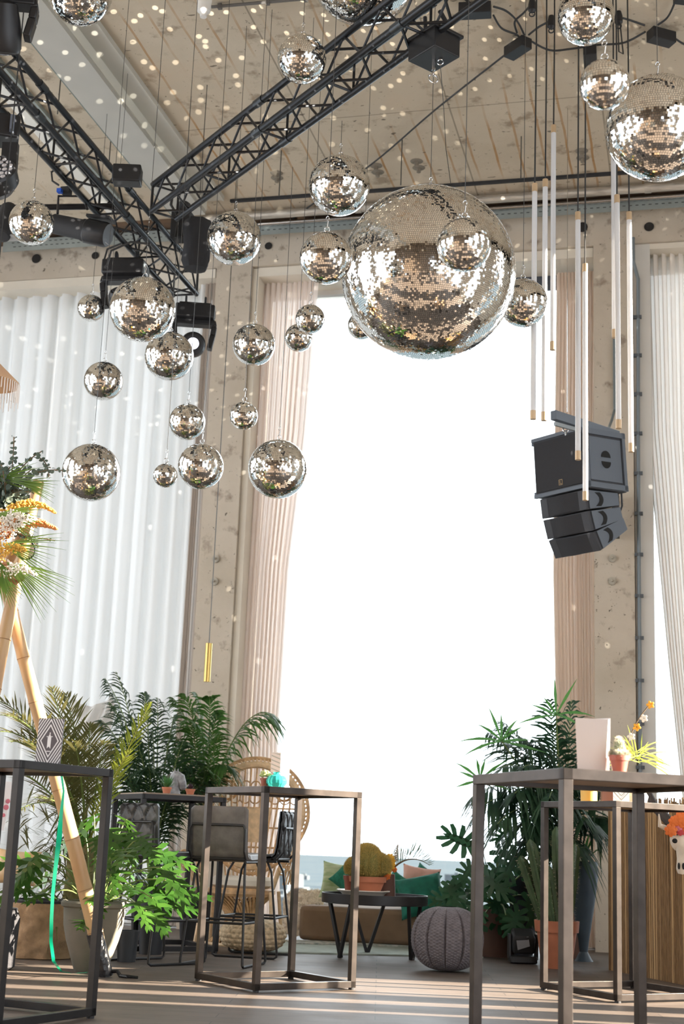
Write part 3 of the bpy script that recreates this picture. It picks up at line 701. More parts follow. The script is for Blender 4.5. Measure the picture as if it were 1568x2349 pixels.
# chain bag, hoist and hanging cables
cbm = MB(); c0 = at(455,500,10.7)
cbm.tube([c0+Vector((0,0,.2)), Vector((c0.x,c0.y,CZ))], .003, 6)
cbm.lathe(Vector((c0.x,c0.y,at(455,622,10.7).z)), [(.03,0),(.09,.015),(.11,.08),(.105,.25),(.12,.38),(.10,.43)], 14, wob=.08)
o = cbm.build('chain_bag', mat('chain_bag_fabric', (.022,.022,.025), .9, bump=.6, bscale=12)); tag(recenter(o), 'black fabric chain bag hanging beside the truss end, left of a mirror ball', 'bag')
t = thing('chain_hoist', 'black chain hoist above the fabric bag where the trusses meet', 'hoist', at(415,500,10.9))
q = at(418,520,10.9)
MB().box(q, (.16,.14,.24)).lathe(q+Vector((0,0,.12)), [(.06,0),(.06,.08),(.03,.10)], 12).build('body', M_blackm, t, bevel=.01)
MB().tube([q+Vector((0,0,.2)), Vector((q.x,q.y,CZ))], .003, 6).build('chain', M_wire, t)
MB().tube([at(398,430,10.9), at(392,470,10.85), at(410,500,10.8), at(402,545,10.8)], .012, 6).build('cable', M_cable, t)
for i, (x, y) in enumerate(((165,95),(185,250),(300,505))):
    pass
for pts, l in (([(245,610),(255,575),(300,555),(345,560)],'black cable looping round the truss above the hidden moving head'),):
    one(MB().tube([at(x, y, 9.6) for x, y in pts], .008, 6), 'truss_cable', M_cable, l, 'cable')
for x, y, dx in ((83,362,8.9),(682,312,8.2),(767,250,7.8),(573,390,9.2)):
    q = at(x, y, dx)
# ------------------------------------------------------------------ line array loudspeaker
M_spk = mat('speaker_black', (.035,.036,.042), .6, bump=.3, bscale=120)
M_spk_g = mat('speaker_grille', (.028,.028,.032), .85, bump=.6, bscale=300)
M_spk_s = mat('speaker_side_skylit', (.100,.118,.145), .55, 0, bump=.15, bscale=150)  # bluish skylight on the cabinet sides is put into this colour
M_spk_d = mat('speaker_hole', (.008,.008,.008), .9)
sp = at(1335,1065,11.0)
t = thing('loudspeaker_array', 'black loudspeaker stack hanging before the right pier, one big cabinet over three slim ones', 'loudspeaker', sp)
bx_, by_ = 41, 0
# local frame: f = grille normal, s = side normal (towards the right and the viewer)
tocam = Vector((CAM.x-sp.x, CAM.y-sp.y, 0)).normalized()
f0 = Matrix.Rotation(math.radians(-43), 3, 'Z') @ tocam   # grille faces left
s0 = Matrix.Rotation(math.radians(47), 3, 'Z') @ tocam
def cabM(tilt):
    # tilt grille downwards about side axis
    Rt = Matrix.Rotation(tilt, 3, s0); f = Rt@f0
    if (Rt@f0).z > 0: Rt = Matrix.Rotation(-tilt, 3, s0); f = Rt@f0
    u = Rt @ Vector((0,0,1)); return Matrix((s0, f, u)).transposed(), f, u
def corner_proj(): pass
W_, D_, H_ = .56, .49, .50
M0, f, u = cabM(math.radians(5))
top_front_edge = at(1335,978,11.0)   # corner nearest the viewer, top
cc = top_front_edge - s0*(W_/2) - f*(D_/2) - u*(H_/2)
cab = MB().box(cc, (W_, D_, H_), M0)
sub = cab.build('bass_cabinet', M_spk, t, bevel=.008)
MB().box(cc+f*(D_/2+.006), (W_*.93, .012, H_*.84), M0).build('grille', M_spk_g, sub)
MB().box(cc+s0*(W_/2+.004)-u*.0, (.010, D_*.78, H_*.72), M0).build('side_panel', M_spk_s, sub, bevel=.004)
fr = MB()
for k in (-1, 1):
    fr.box(cc+s0*(W_/2+.006)+u*k*(H_*.44), (.022, D_*1.0, .045), M0); fr.box(cc+s0*(W_/2+.006)+f*k*(D_*.455), (.022, .035, H_*.98), M0)
    fr.box(cc-s0*(W_/2+.006)+u*k*(H_*.44), (.022, D_*1.0, .045), M0)
    fr.box(cc+f*(D_/2+.0)+u*k*(H_*.475), (W_*1.02, .03, .03), M0)
fr.build('rigging_frame', M_spk_s, sub)
hl = MB(); hcn = cc+s0*(W_/2+.011)
for k in (-1, 1):
    pts = [hcn+u*k*.018+f*.055*math.cos(a)+u*k*.055*math.sin(a) for a in [math.pi*i/10 for i in range(11)]]; hl.prism(pts, s0*.003)
hl.build('handle_recess', M_spk_d, sub)
em = MB(); ec = cc+f*(D_/2+.013)-u*(H_*.33)+s0*.02
for a_, b_ in ((-1,0),(1,0)): em.box(ec+s0*a_*.018, (.003,.004,.042), M0)
em.box(ec+u*.021, (.039,.004,.003), M0).box(ec-u*.021, (.039,.004,.003), M0); em.box(ec-s0*.006, (.003,.004,.026), M0).box(ec-u*.012+s0*.002, (.018,.004,.003), M0)
em.build('emblem', mat('emblem_brass', (.30,.20,.10), .4, .6), sub)
# three slim cabinets (wedge: narrower at the back), hinged at the front
pf = cc - u*(H_/2) + f*(D_/2) ; wW, wD, wH = .50, .40, .165
tl = 5
for i in range(3):
    tl += (5, 9, 12)[i]; Mi, fi, ui = cabM(math.radians(tl))
    front_top = pf - ui*.012 - fi*.01
    w2 = wW/2
    ctr = front_top - ui*(wH/2)
    pts = []
    for (ss, ff, uu) in ((-1,0,.5),(1,0,.5),(1,0,-.5),(-1,0,-.5)): pts.append(ctr+s0*ss*w2+fi*ff+ui*uu*wH)
    bk = [ctr+s0*ss*w2-fi*wD+ui*uu*wH*.62 for (ss,uu) in ((-1,.5),(1,.5),(1,-.5),(-1,-.5))]
    m_ = MB(); m_.add(pts+bk, [(0,1,2,3),(7,6,5,4),(0,4,5,1),(1,5,6,2),(2,6,7,3),(3,7,4,0)])
    c_ = m_.build('line_cabinet', M_spk, t, bevel=.006)
    MB().grid(lambda a_, b_, ctr=ctr, fi=fi, ui=ui: ctr+s0*((a_-.5)*wW*.97)+fi*(.012-.02*math.cos((a_-.5)*2*math.pi)*-1)*1.0+ui*((b_-.5)*wH*.9), 12, 2).build('grille', M_spk_g, c_)
    pnl = [ctr+s0*(w2+.004)+fi*(-.03)+ui*.46*wH, ctr+s0*(w2+.004)-fi*(wD*.95)+ui*.30*wH, ctr+s0*(w2+.004)-fi*(wD*.95)-ui*.30*wH, ctr+s0*(w2+.004)+fi*(-.03)-ui*.46*wH]
    MB().prism(pnl, s0*.008).build('side_panel', M_spk_s, c_)
    hs = []
    for k in range(9): a_ = -1+2*k/8; hs.append(ctr+s0*(w2+.013)-fi*(.16+.035*(1-a_*a_))+ui*a_*wH*.34)
    for k in range(9): a_ = 1-2*k/8; hs.append(ctr+s0*(w2+.013)-fi*(.10+.05*(1-a_*a_))+ui*a_*wH*.34)
    MB().prism(hs, s0*.003).build('handle_recess', M_spk_d, c_)
    pf = ctr - ui*(wH/2) + fi*.004
# suspension bar and shackle
ba, bb_ = at(1268,952,10.75), at(1415,1000,11.35)
MB().beam(ba, bb_, .055, .075).build('suspension_bar', M_spk_s, t, bevel=.004)
MB().beam(at(1272,972,10.75), at(1320,985,10.95), .02, .03).build('hole_rail', mat('rail_grey', (.25,.27,.28), .5, .4), t)
sk = MB(); qq = at(1297,985,10.9); sk.ring(qq, (0,1,0), .022, .006, 12, 6); sk.ring(qq-Vector((0,0,.035)), (1,0,0), .018, .005, 12, 6)
sk.tube([at(1300,945,10.85), Vector((at(1300,945,10.85).x, at(1300,945,10.85).y, CZ))], .003, 5)
sk.build('shackle', M_chrome, t)
bkt = MB(); bkt.b2(aty(1405,1140,12.75), aty(1418,1225,12.55)); bkt.tube([at(1424,1120,11.3), at(1426,1160,11.4), at(1415,1195,11.6), at(1395,1200,11.5)], .008, 6)
bkt.build('rear_bracket', M_spk, t)

# brass pendant on its long wire
bq = aty(474,1564,11.6); bt_ = aty(477,1476,11.6); bt_.x, bt_.y = bq.x, bq.y
t = thing('brass_pendant', 'slim brass cylinder pendant hanging on a long wire before the left pier', 'pendant', bq)
MB().lathe(bq, [(.012,0),(.030,.0),(.030,bt_.z-bq.z),(.01,bt_.z-bq.z+.004)], 20).build('cylinder', mat('brass', (.52,.36,.12), .28, 1.), t)
MB().tube([bt_, Vector((bq.x,bq.y,CZ))], .004, 5).build('wire', M_wire, t)
# lampshade at the left edge
lp = at(-30,880,7.5); t = thing('pendant_lampshade', 'warm beige lampshade with fringe cut by the left edge', 'lampshade', lp)
MB().lathe(lp, [(.18,0),(.175,.012),(.05,.13),(.03,.13)], 24).build('shade', mat('shade_straw', (.72,.52,.34), .7, trans=.4), t)
fr = MB()
for k in range(60):
    a_ = k*6.283/60; q = lp+Vector((.178*math.cos(a_), .178*math.sin(a_), 0)); fr.tube([q, q-Vector((0,0,.09+.03*math.sin(k*2.3)))], .003, 4)
fr.build('fringe', mat('fringe_white', (.8,.76,.72), .8), t)
MB().tube([lp+Vector((0,0,.13)), Vector((lp.x,lp.y,CZ))], .004, 5).build('cord', M_cable, t)

# ------------------------------------------------------------------ bar tables
def bar_table(label, N, u_, v_, steel=None, H=1.12, top=M_cream, s=.036, group='square steel bar tables'):
    """N: near corner on the floor; u_,v_: edge vectors"""
    steel = steel or M_steel
    N = Vector(N); N.z = 0; u_ = Vector(u_); v_ = Vector(v_); U = u_.normalized(); V = v_.normalized(); e = s/2
    t = thing('bar_table', label, 'bar table', N+(u_+v_)/2, group)
    cs = [N, N+u_, N+u_+v_, N+v_]
    ins = [N+(U+V)*e, N+u_+(-U+V)*e, N+u_+v_-(U+V)*e, N+v_+(U-V)*e]
    Z = Vector((0,0,1))
    for c_ in ins:
        MB().beam(c_+Z*.012, c_+Z*(H-s), s, s, up=U).build('leg', steel, t, smooth=False, bevel=.002)
    f = MB()
    for i in range(4):
        a_, b_ = ins[i], ins[(i+1)%4]; d_ = (b_-a_).normalized()*e; f.beam(a_-d_+Z*(H-e), b_+d_+Z*(H-e), s, s)
    f.build('top_frame', steel, t, smooth=False, bevel=.002)
    f = MB()
    for i in range(4):
        a_, b_ = ins[i], ins[(i+1)%4]; d_ = (b_-a_).normalized()*e; f.beam(a_-d_+Z*(.012+e), b_+d_+Z*(.012+e), s, s)
    f.build('base_frame', steel, t, smooth=False, bevel=.002)
    R = Matrix((U, V, Z)).transposed()
    MB().box(N+(u_+v_)/2+Z*(H-.012), (u_.length-2*s, v_.length-2*s, .018), R).build('tabletop', mat('tabletop_wood', (.20,.13,.08), .4, var=.4, vscale=6, stretch=(1,8,1)), t, smooth=False)
    ft = MB()
    for c_ in ins: ft.lathe(c_, [(.018,0),(.018,.014)], 10)
    ft.build('glides', M_blackm, t)
    return t
def cv(lat, dep): return LT*lat+FW*dep
# centre table
ctr = Vector((-2.385,8.37,0)); fv = cv(-.09,-.474); rv = cv(.474,-.09)
N = ctr+fv; T2 = bar_table('square steel bar table in the middle, holding the turquoise vase', N, rv-fv, -rv-fv)
# near left
Rr = Vector((-2.66,6.40,0)); nv_ = cv(-.316,-.605); N1 = Rr+nv_
T1 = bar_table('dark bar table at the left edge carrying the striped menu card', N1, -nv_, cv(-.605,.316), M_steel_dark)
# near right
zN = 5.3; N3 = CAM+cv((1312-784)/FPX*5.25, 5.3); N3.z = 0
T3 = bar_table('largest bar table at the right front, holding two white menus and a potted cactus', N3, cv(.757,.26), cv(-.26,.757), s=.04)
# mid right
N4 = Vector((-.43,8.56,0)); d4 = (Vector((-.92,9.10,0))-N4); d4p = Vector((-d4.y, d4.x, 0))*-1
T4 = bar_table('bar table at the right just in front of the reed counter', N4, d4p, d4)
# behind left with stools
N5 = Vector((-3.395,10.382,0)); d5 = Vector((-3.898,9.948,0))-N5; d5p = Vector((-.653,.757,0))*.68
T5 = bar_table('bar table behind the leather stools, carrying small potted succulents', N5, d5p, d5, M_steel_dark)

# ------------------------------------------------------------------ bar stools
M_lea = mat('grey_leather', (.115,.105,.098), .42, var=.25, vscale=14, bump=.12, bscale=60)
M_lea_d = mat('dark_leather', (.045,.047,.052), .42, var=.3, vscale=14, bump=.12, bscale=60)
def stool(label, loc, yaw, leather, quilt=False, name='bar_stool'):
    """seat facing local +y (backrest at -y)"""
    t = thing(name, label, 'bar stool', (0,0,0), 'leather bar stools round the far bar table')
    w2 = .205
    # shell: seat+back profile extruded across x with thickness
    def shell(z0, prof, th, nm):
        def fn_(off):
            def fn(u, v):
                i = v*(len(prof)-1); k = min(int(i), len(prof)-2); f_ = i-k; y = prof[k][0]*(1-f_)+prof[k+1][0]*f_; z = prof[k][1]*(1-f_)+prof[k+1][1]*f_
                ty = prof[k+1][0]-prof[k][0]; tz = prof[k+1][1]-prof[k][1]; L_ = math.hypot(ty, tz); nx, nz = -tz/L_, ty/L_
                x = (u-.5)*2; ww = w2*(1-.10*max(0, v-.85)/.15*(abs(x)**4)); q_ = .012*math.sin(0) 
                o_ = off
                if quilt and off > 0:
                    a_ = abs(math.sin((u*3+v*3)*math.pi)); b_ = abs(math.sin((u*3-v*3)*math.pi)); o_ = off - .016*(1-min(1, min(a_, b_)*2.2))
                e_ = max(0, abs(x)-.88)/.12; o_ *= (1-.7*e_*e_)
                return Vector((x*ww, y+nx*o_, z+nz*o_))
            return fn
        m_ = MB(); nu, nv = 40, 36
        A = fn_(th/2); B_ = fn_(-th/2)
        def closed(u, v): 
            return A(u*2, v) if u <= .5 else B_(2-2*u, v)
        m_.grid(closed, nu*2, nv)
        # end caps
        for v in (0, 1):
            ring_ = [closed(i/(nu*2), v) for i in range(nu*2)]; m_.poly(ring_ if v else ring_[::-1])
        return m_
    seat = shell(0, [(.20,.685),(.19,.70),(.05,.70),(-.10,.695),(-.17,.705)], .05, 'seat'); seat.build('seat', leather, t)
    back = shell(0, [(-.165,.70),(-.19,.72),(-.205,.78),(-.215,.90),(-.222,1.005),(-.22,1.03)], .042, 'backrest'); back.build('backrest', leather, t)
    r = .0085; rail = MB()
    rail.tube([(-w2*.93,-.20,.69),(-w2*.95,-.245,.74),(-w2*.95,-.25,.88),(-w2*.88,-.25,.91),(w2*.88,-.25,.91),(w2*.95,-.25,.88),(w2*.95,-.245,.74),(w2*.93,-.20,.69)], r, 8)
    rail.tube([(-w2*.93,-.20,.69),(w2*.93,-.20,.69)], r, 8); rail.tube([(-w2*.93,-.20,.672),(-w2*.93,.17,.672)], r, 8); rail.tube([(w2*.93,-.20,.672),(w2*.93,.17,.672)], r, 8)
    rail.build('back_frame', M_black, t)
    for sx in (-1, 1):
        MB().tube([(sx*.16,.12,.675),(sx*.175,.16,.60),(sx*.215,.235,.05),(sx*.216,.235,.02),(sx*.216,.215,.009),(sx*.216,0,.009)], r, 8).build('front_leg', M_black, t)
        MB().tube([(sx*.16,-.12,.675),(sx*.175,-.16,.60),(sx*.215,-.235,.05),(sx*.216,-.235,.02),(sx*.216,-.215,.009),(sx*.216,0,.009)], r, 8).build('rear_leg', M_black, t)
    MB().tube([(-.196,.20,.28),(.196,.20,.28)], r, 8).tube([(-.196,-.20,.28),(.196,-.20,.28)], r, 8).tube([(-.196,-.20,.28),(-.196,.20,.28)], r, 8).tube([(.196,-.20,.28),(.196,.20,.28)], r, 8).build('footrest', M_black, t)
    t.location = loc; t.rotation_euler = (0, 0, yaw); return t
yaw_c = math.radians(YAW)
p = basept(512, 9.95)
stool('grey leather bar stool seen from behind, between the quilted one and the armchair', p, yaw_c+math.radians(-16), M_lea)
p = basept(358, 9.9)
stool('dark quilted leather bar stool at the left, behind the leafy potted plant', p, yaw_c+math.radians(-45), M_lea_d, True)
p = basept(578, 10.75)
stool('dark quilted bar stool in front of the wicker armchair, turned to the left', p, yaw_c+math.radians(78), M_lea_d, True)

# ------------------------------------------------------------------ peacock chair
M_rat = mat('rattan', (.55,.34,.17), .5, var=.3, vscale=18, bump=.2, bscale=60)
M_rat_l = mat('rattan_pale', (.66,.47,.28), .55, var=.2, vscale=20)
pc = basept(553, 11.9)
t = thing('peacock_chair', 'big round-backed rattan peacock armchair with a cream cushion', 'armchair', (0,0,0))
def ov(a_, R):   # back oval in local xz plane leaning back; narrower at bottom
    x = R*math.cos(a_); z = R*1.02*math.sin(a_); 
    if z < 0: x *= 1-.22*(-z/R)**1.5
    return Vector((x, .16+.13*(z+.45), 1.02+z))
n = 96
rims = []
for R, r in ((.465,.013),(.41,.030),(.455,.008)):
    m_ = MB().tube([ov(2*math.pi*i/n, R) for i in range(n+1)], r, 8, cap=False)
    m_.build('back_rim' if r > .02 else 'edge_rim', M_rat_l if r > .02 else M_rat, t)
lp_ = MB()
for i in range(84):
    a_ = 2*math.pi*i/84; p0 = ov(a_, .43); p1 = ov(a_+.03, .462); lp_.tube([p0, p1], .010, 6)
lp_.build('rim_loops', M_rat_l, t)
bk_ = MB()
for i in range(-7, 8):
    x = i*.05; zt_ = 1.02+math.sqrt(max(0, .40**2-x*x))*1.0
    zb_ = .48; y0 = .11; pts = []
    for k in range(9):
        f_ = k/8; z = zb_+(zt_-zb_)*f_; pts.append(Vector((x*(.62+.38*min(1, f_*1.4)), .16+.13*(z-1.02+.45), z)))
    bk_.tube(pts, .009, 6)
for z in (.60,.76,.92,1.08):
    hw = math.sqrt(max(.01, .40**2-(z-1.02)**2)); bk_.tube([(-hw*.93,.16+.13*(z-.57),z),(0,.165+.13*(z-.57),z),(hw*.93,.16+.13*(z-.57),z)], .008, 6)
bk_.build('back_lattice', M_rat, t)
cu = MB()
for i in range(-4, 5):
    for z, rr in ((1.16,.045),(1.26,.04)):
        if (i*.085)**2+(z-1.02)**2 < .14: cu.ring((i*.085,.16+.13*(z-.57),z), (0,1,0), rr, .006, 14, 5)
cu.ring((-.24,.27,1.22), (0,1,0), .075, .012, 20, 6); cu.ring((.24,.27,1.22), (0,1,0), .075, .012, 20, 6)
cu.build('scrollwork', M_rat, t)
wv = MB()
def wvf(u, v): z = .80+v*.28; hw = .10+.05*v; return Vector(((u-.5)*2*hw, .15+.13*(z-.57), z))
wv.grid(wvf, 10, 10); wv.build('woven_panel', M_rat_l, t)
MB().lathe((0,-.08,.40), [(.25,-.02),(.27,0),(.27,.03),(.25,.045)], 32).build('seat', M_rat, t)
MB().lathe((0,-.08,.445), [(.22,0),(.25,.02),(.25,.06),(.22,.085),(.0,.09)], 32).build('cushion', mat('cream_cushion', (.72,.66,.56), .9), t)
bs = MB()
for i in range(40):
    a_ = i*2*math.pi/40; b_ = a_+1.1
    pts = [Vector(((.25-.14*math.sin(math.pi*k/8))*math.cos(a_+(b_-a_)*k/8), -.08+(.25-.14*math.sin(math.pi*k/8))*math.sin(a_+(b_-a_)*k/8), .39-.38*k/8)) for k in range(9)]
    bs.tube(pts, .011, 5)
bs.lathe((0,-.08,.19), [(.115,-.012),(.125,0),(.115,.012)], 24); bs.build('hourglass_base', M_rat, t)
MB().ring((0,-.08,.012), (0,0,1), .26, .014, 32, 6).build('foot_ring', M_rat_l, t)
for sx in (-1, 1):
    ar = MB(); ar.tube([(sx*.33,.10,.95),(sx*.40,-.02,.78),(sx*.42,-.20,.69),(sx*.40,-.32,.66),(sx*.36,-.36,.60),(sx*.30,-.30,.45)], .020, 8)
    ar.tube([(sx*.36,.10,.50),(sx*.40,-.05,.55),(sx*.41,-.22,.60)], .010, 6)
    ar.build('arm', M_rat_l, t)
    sc_ = MB()
    for k in range(9):
        a_ = k*.7; sc_.ring((sx*(.40+.02*math.cos(a_)), -.34+.0*k+.06*math.sin(a_), .64+.05*math.cos(a_)), (sx*.4,1,.2*math.cos(a_)), .035, .005, 12, 5)
    sc_.build('arm_scroll', M_rat, t)
    for k in range(4):
        y_ = .06-.1*k; MB().tube([(sx*.37,y_,.48-.0*k),(sx*.41,y_,.72-.02*k)], .007, 5).build('arm_spindle', M_rat, t)
    MB().tube([(sx*.27,-.22,.42),(sx*.31,-.28,.0)], .015, 8).build('leg', M_rat_l, t); MB().tube([(sx*.27,.08,.42),(sx*.30,.16,.0)], .015, 8).build('leg', M_rat_l, t)
t.location = pc; t.rotation_euler = (0, 0, yaw_c+math.radians(-10))

# ------------------------------------------------------------------ poufs
M_jute = mat('jute', (.50,.38,.24), .9, var=.35, vscale=40)
pj = basept(578, 11.1)
o = MB()
rows = 9; n = 150
def pf_(u, v):
    a_ = u*2*math.pi; th = .10+v*(math.pi-.2); R = .245*(math.sin(th)**.55); z = .125-.115*math.cos(th)
    b_ = .011*abs(math.sin(v*rows*math.pi))*(.6+.4*math.sin(a_*26+ (3.14 if int(v*rows)%2 else 0)))
    return Vector((pj.x+(R+b_)*math.cos(a_), pj.y+(R+b_)*math.sin(a_), z))
o.grid(pf_, 208, 54)
one(o, 'woven_pouf', M_jute, 'low round braided jute pouf in front of the rattan armchair', 'pouf')
M_knit = mat('grey_knit', (.135,.12,.13), .95, var=.2, vscale=30)
pk = basept(1024, 10.1)
def kn(u, v):
    a_ = u*2*math.pi; th = .06+v*(math.pi-.20); R = .242*(math.sin(th)**.72); z = .215-.21*math.cos(th)*1.0
    seg_ = (a_/(2*math.pi)*12) % 1; rib = -.016*math.exp(-((seg_-.5)*2/.16)**2*0 - (min(seg_, 1-seg_)*2/.10)**2)+.006*math.exp(-((min(seg_,1-seg_)-.09)/.04)**2)
    st = .0035*math.sin(v*58*math.pi+ (math.pi*.5 if int(u*12*6)%2 else -.9))*abs(math.sin(u*12*6*math.pi))
    R2 = (R+rib*math.sin(th)+st); return Vector((pk.x+R2*math.cos(a_+.1), pk.y+R2*math.sin(a_+.1), z))
one(MB().grid(kn, 432, 170), 'knitted_pouf', M_knit, 'round dark grey knitted pouf on the floor right of the coffee table', 'pouf')
# rugs
M_rug = mat('sage_rug', (.36,.40,.35), .95, var=.15, vscale=12)
ra, rb_ = fl(540,2185), fl(1110,2199)
rg = MB(); du = (rb_-ra).normalized(); dv = Vector((-du.y, du.x, 0)); Rg = Matrix((du, dv, Vector((0,0,1)))).transposed()
rg.box((ra+rb_)/2+dv*.62+Vector((0,0,.006)), ((rb_-ra).length, 1.2, .012), Rg)
one(rg, 'sage_rug', M_rug, 'pale sage green rug under the coffee table', 'rug', smooth=False)
rg = MB().box((ra+rb_)/2+dv*1.05+du*.35+Vector((0,0,.016)), (1.5, .35, .012), Rg)
one(rg, 'patterned_rug', mat('patterned_rug', (.62,.60,.55), .95, col2=(.25,.30,.28), vscale=25), 'small light patterned rug lying behind the coffee table legs', 'rug', smooth=False)
# ------------------------------------------------------------------ coffee table
pc2 = CAM+cv((862-784)/FPX*11.0, 10.95); pc2.z = 0
pc2 = basept(855, 11.1)
t = thing('coffee_table', 'round black tray-top coffee table on V-shaped legs', 'coffee table', pc2)
zt2 = .455
MB().lathe(pc2+Vector((0,0,zt2-.07)), [(.0,0),(.395,0),(.40,.005),(.40,.072),(.392,.072),(.39,.045),(.0,.045)], 48, cap=False).build('tray_top', M_black, t)
for a_ in (.35, .35+2.094, .35+4.188):
    b_ = Vector((.30*math.cos(a_-.30+3.6), .30*math.sin(a_-.30+3.6), 0)); c_ = Vector((.30*math.cos(a_+.45+3.6), .30*math.sin(a_+.45+3.6), 0)); f_ = (b_+c_)*.54
    MB().beam(pc2+b_*1.15+Vector((0,0,zt2-.07)), pc2+f_+Vector((0,0,.0)), .024, .024).beam(pc2+c_*1.15+Vector((0,0,zt2-.07)), pc2+f_*1.04+Vector((0,0,.0)), .024, .024).build('leg', M_black, t)
tz = Vector((0,0,zt2-.02))
q = pc2+cv(-.09,-.08)+tz
one(MB().lathe(q+Vector((0,0,.03)), [(.14,-.03),(.15,-.02),(.17,.0),(.20,.014),(.20,.02),(.16,.012),(.0,.008)], 36), 'serving_tray', mat('tray_white', (.72,.66,.58), .4), 'shallow white serving tray under the round cactus on the coffee table', 'tray')
def terracotta(mb, c, r, h, rim=.25):
    mb.lathe(c, [(r*.70,0),(r*.93,h*(1-rim)),(r*.93,h*(1-rim)),(r*1.02,h*(1-rim)),(r*1.06,h),(r*.94,h),(r*.92,h*.88),(0,h*.86)], 32, cap=False); return mb
M_terra = mat('terracotta', (.48,.17,.09), .75, var=.12, vscale=10)
M_plpot = mat('plastic_pot_brown', (.26,.07,.04), .5)
M_soil = mat('soil', (.05,.035,.025), .95)
def spiny(name, root, blobs, m_body, m_sp, n=900, L=.02, seed=0):
    b_ = MB(); s2 = MB(); rnd = random.Random(seed)
    for c_, r_ in blobs:
        c_ = Vector(c_)
        def fb(u, v, c_=c_, r_=r_):
            a_ = u*2*math.pi; th = v*math.pi; k = 1+.05*math.cos(a_*16); return c_+Vector((r_[0]*k*math.sin(th)*math.cos(a_), r_[0]*k*math.sin(th)*math.sin(a_), r_[1]*math.cos(th)))
        b_.grid(fb, 64, 16)
        for i in range(n):
            z = rnd.uniform(-.6, 1); a_ = rnd.random()*6.283; q_ = math.sqrt(1-z*z); d_ = Vector((q_*math.cos(a_), q_*math.sin(a_), z))
            p_ = c_+Vector((d_.x*r_[0], d_.y*r_[0], d_.z*r_[1])); d_ = (d_+Vector((rnd.gauss(0,.5), rnd.gauss(0,.5), rnd.gauss(0,.5)))).normalized(); w_ = d_.orthogonal().normalized()*.0012
            s2.add([p_-w_, p_+w_, p_+d_*L], [(0,1,2)])
    o_ = b_.build(name, m_body, root); s2.build('spines', m_sp, o_, smooth=False); return o_
c0 = pc2+cv(-.06,-.10)+tz+Vector((0,0,.035))
t = thing('potted_cactus', 'round golden-spined cactus in a terracotta pot on the coffee table', 'potted cactus', c0)
terracotta(MB(), c0, .135, .115, .35).build('pot', M_terra, t)
spiny('cactus_body', t, [(c0+Vector((0,0,.20)), (.12,.115)), (c0+cv(-.10,-.02)+Vector((0,0,.175)), (.07,.07)), (c0+cv(.085,.0)+Vector((0,0,.20)), (.085,.085)), (c0+cv(-.01,.03)+Vector((0,0,.27)), (.10,.08))], mat('cactus_green', (.20,.18,.05), .8), mat('golden_spine', (.50,.36,.10), .7), 5000, .022, 5)
q = pc2+cv(-.19,-.02)+tz
one(terracotta(MB(), q+Vector((0,0,.03)), .05, .12), 'clay_pot', M_plpot, 'small dark brown clay pot beside the golden cactus', 'pot')
# ------------------------------------------------------------------ window bench, sheepskin, cushions
M_bench = mat('tan_upholstery', (.20,.13,.08), .85, var=.12, vscale=5)
bc = aty(800,2100,12.55)
def slab(x0, x1, y0, y1, z0, z1):
    def f(u, v):
        return None
    return MB().b2((x0,y0,z0),(x1,y1,z1))
o = slab(aty(700,2100,12.2).x, aty(1180,2100,12.2).x, 11.98, 12.98, .02, .30).build('window_bench', M_bench, bevel=.04); tag(recenter(o), 'low tan floor mattress bench along the open middle window', 'bench')
o = slab(aty(640,2100,12.2).x, aty(745,2100,12.2).x-.05, 12.1, 12.9, .0, .01)
rnd = random.Random(2)
sk = MB(); sc0 = aty(735,2105,12.15); skl = aty(640,2105,12.15)
def skf(u, v):
    a_ = v*math.pi*.62
    x = skl.x+(sc0.x-skl.x)*u; nz = noise.noise(Vector((u*14, v*10, 0)))*.025
    return Vector((x+.02*math.sin(v*9), 12.23-.16*math.cos(a_)*(.8)+nz+v*.35, .04+.36*math.sin(a_)+nz))
sk.grid(skf, 40, 26)
s_o = sk.build('sheepskin', mat('fleece', (.72,.62,.50), .95, var=.15, vscale=20, bump=.8, bscale=50))
tag(recenter(s_o), 'fluffy cream sheepskin lying over the left end of the window bench', 'sheepskin')
fz = MB()
for i in range(7000):
    u, v = rnd.random(), rnd.random(); p = skf(u, v); d_ = Vector((rnd.gauss(0,.6), -1+rnd.gauss(0,.4), .3+rnd.gauss(0,.5))).normalized()*rnd.uniform(.015,.035); w_ = Vector((.0015,0,0)); fz.add([p-w_, p+w_, p+d_], [(0,1,2)])
fz.build('fleece_hair', MATS['fleece'], s_o, smooth=False)
def cushion(name, px, py, D, wpx, hpx, rot, material, label, th=.13, lean=.35, yw=0):
    c_ = at(px, py, D); W2 = px2m(wpx, c_)/2; H2 = px2m(hpx, c_)/2
    R = Matrix.Rotation(yaw_c+yw, 3, 'Z') @ Matrix.Rotation(-lean, 3, 'X') @ Matrix.Rotation(rot, 3, 'Y'); m_ = MB(); nu = 24
    def f(sg):
        def g_(u, v):
            x = 2*u-1; y = 2*v-1; e = (1-x**4)*(1-y**4); e = max(0, e)**.45
            px_ = x*(1-.10*(1-y*y)*abs(x)**3*1.0)*W2; pz = y*(1-.10*(1-x*x)*abs(y)**3)*H2
            wr = .012*noise.noise(Vector((x*3+px, y*3, sg)))*e
            return c_ + R @ Vector((px_, sg*(th/2*e+wr), pz))
        return g_
    m_.grid(f(-1), nu, nu); m_.grid(f(1), nu, nu)
    o = m_.build(name, material, ang=80); return tag(recenter(o), label, 'cushion', 'cushions on the window bench')
M_gvel = mat('green_linen', (.012,.15,.105), .8, var=.2, vscale=15, bump=.4, bscale=25)
M_gknit = mat('green_knit', (.02,.19,.12), .9, var=.25, vscale=30, bump=.9, bscale=60, stretch=(3,3,.6))
M_pink = mat('pink_linen', (.70,.40,.33), .8, var=.08, vscale=10)
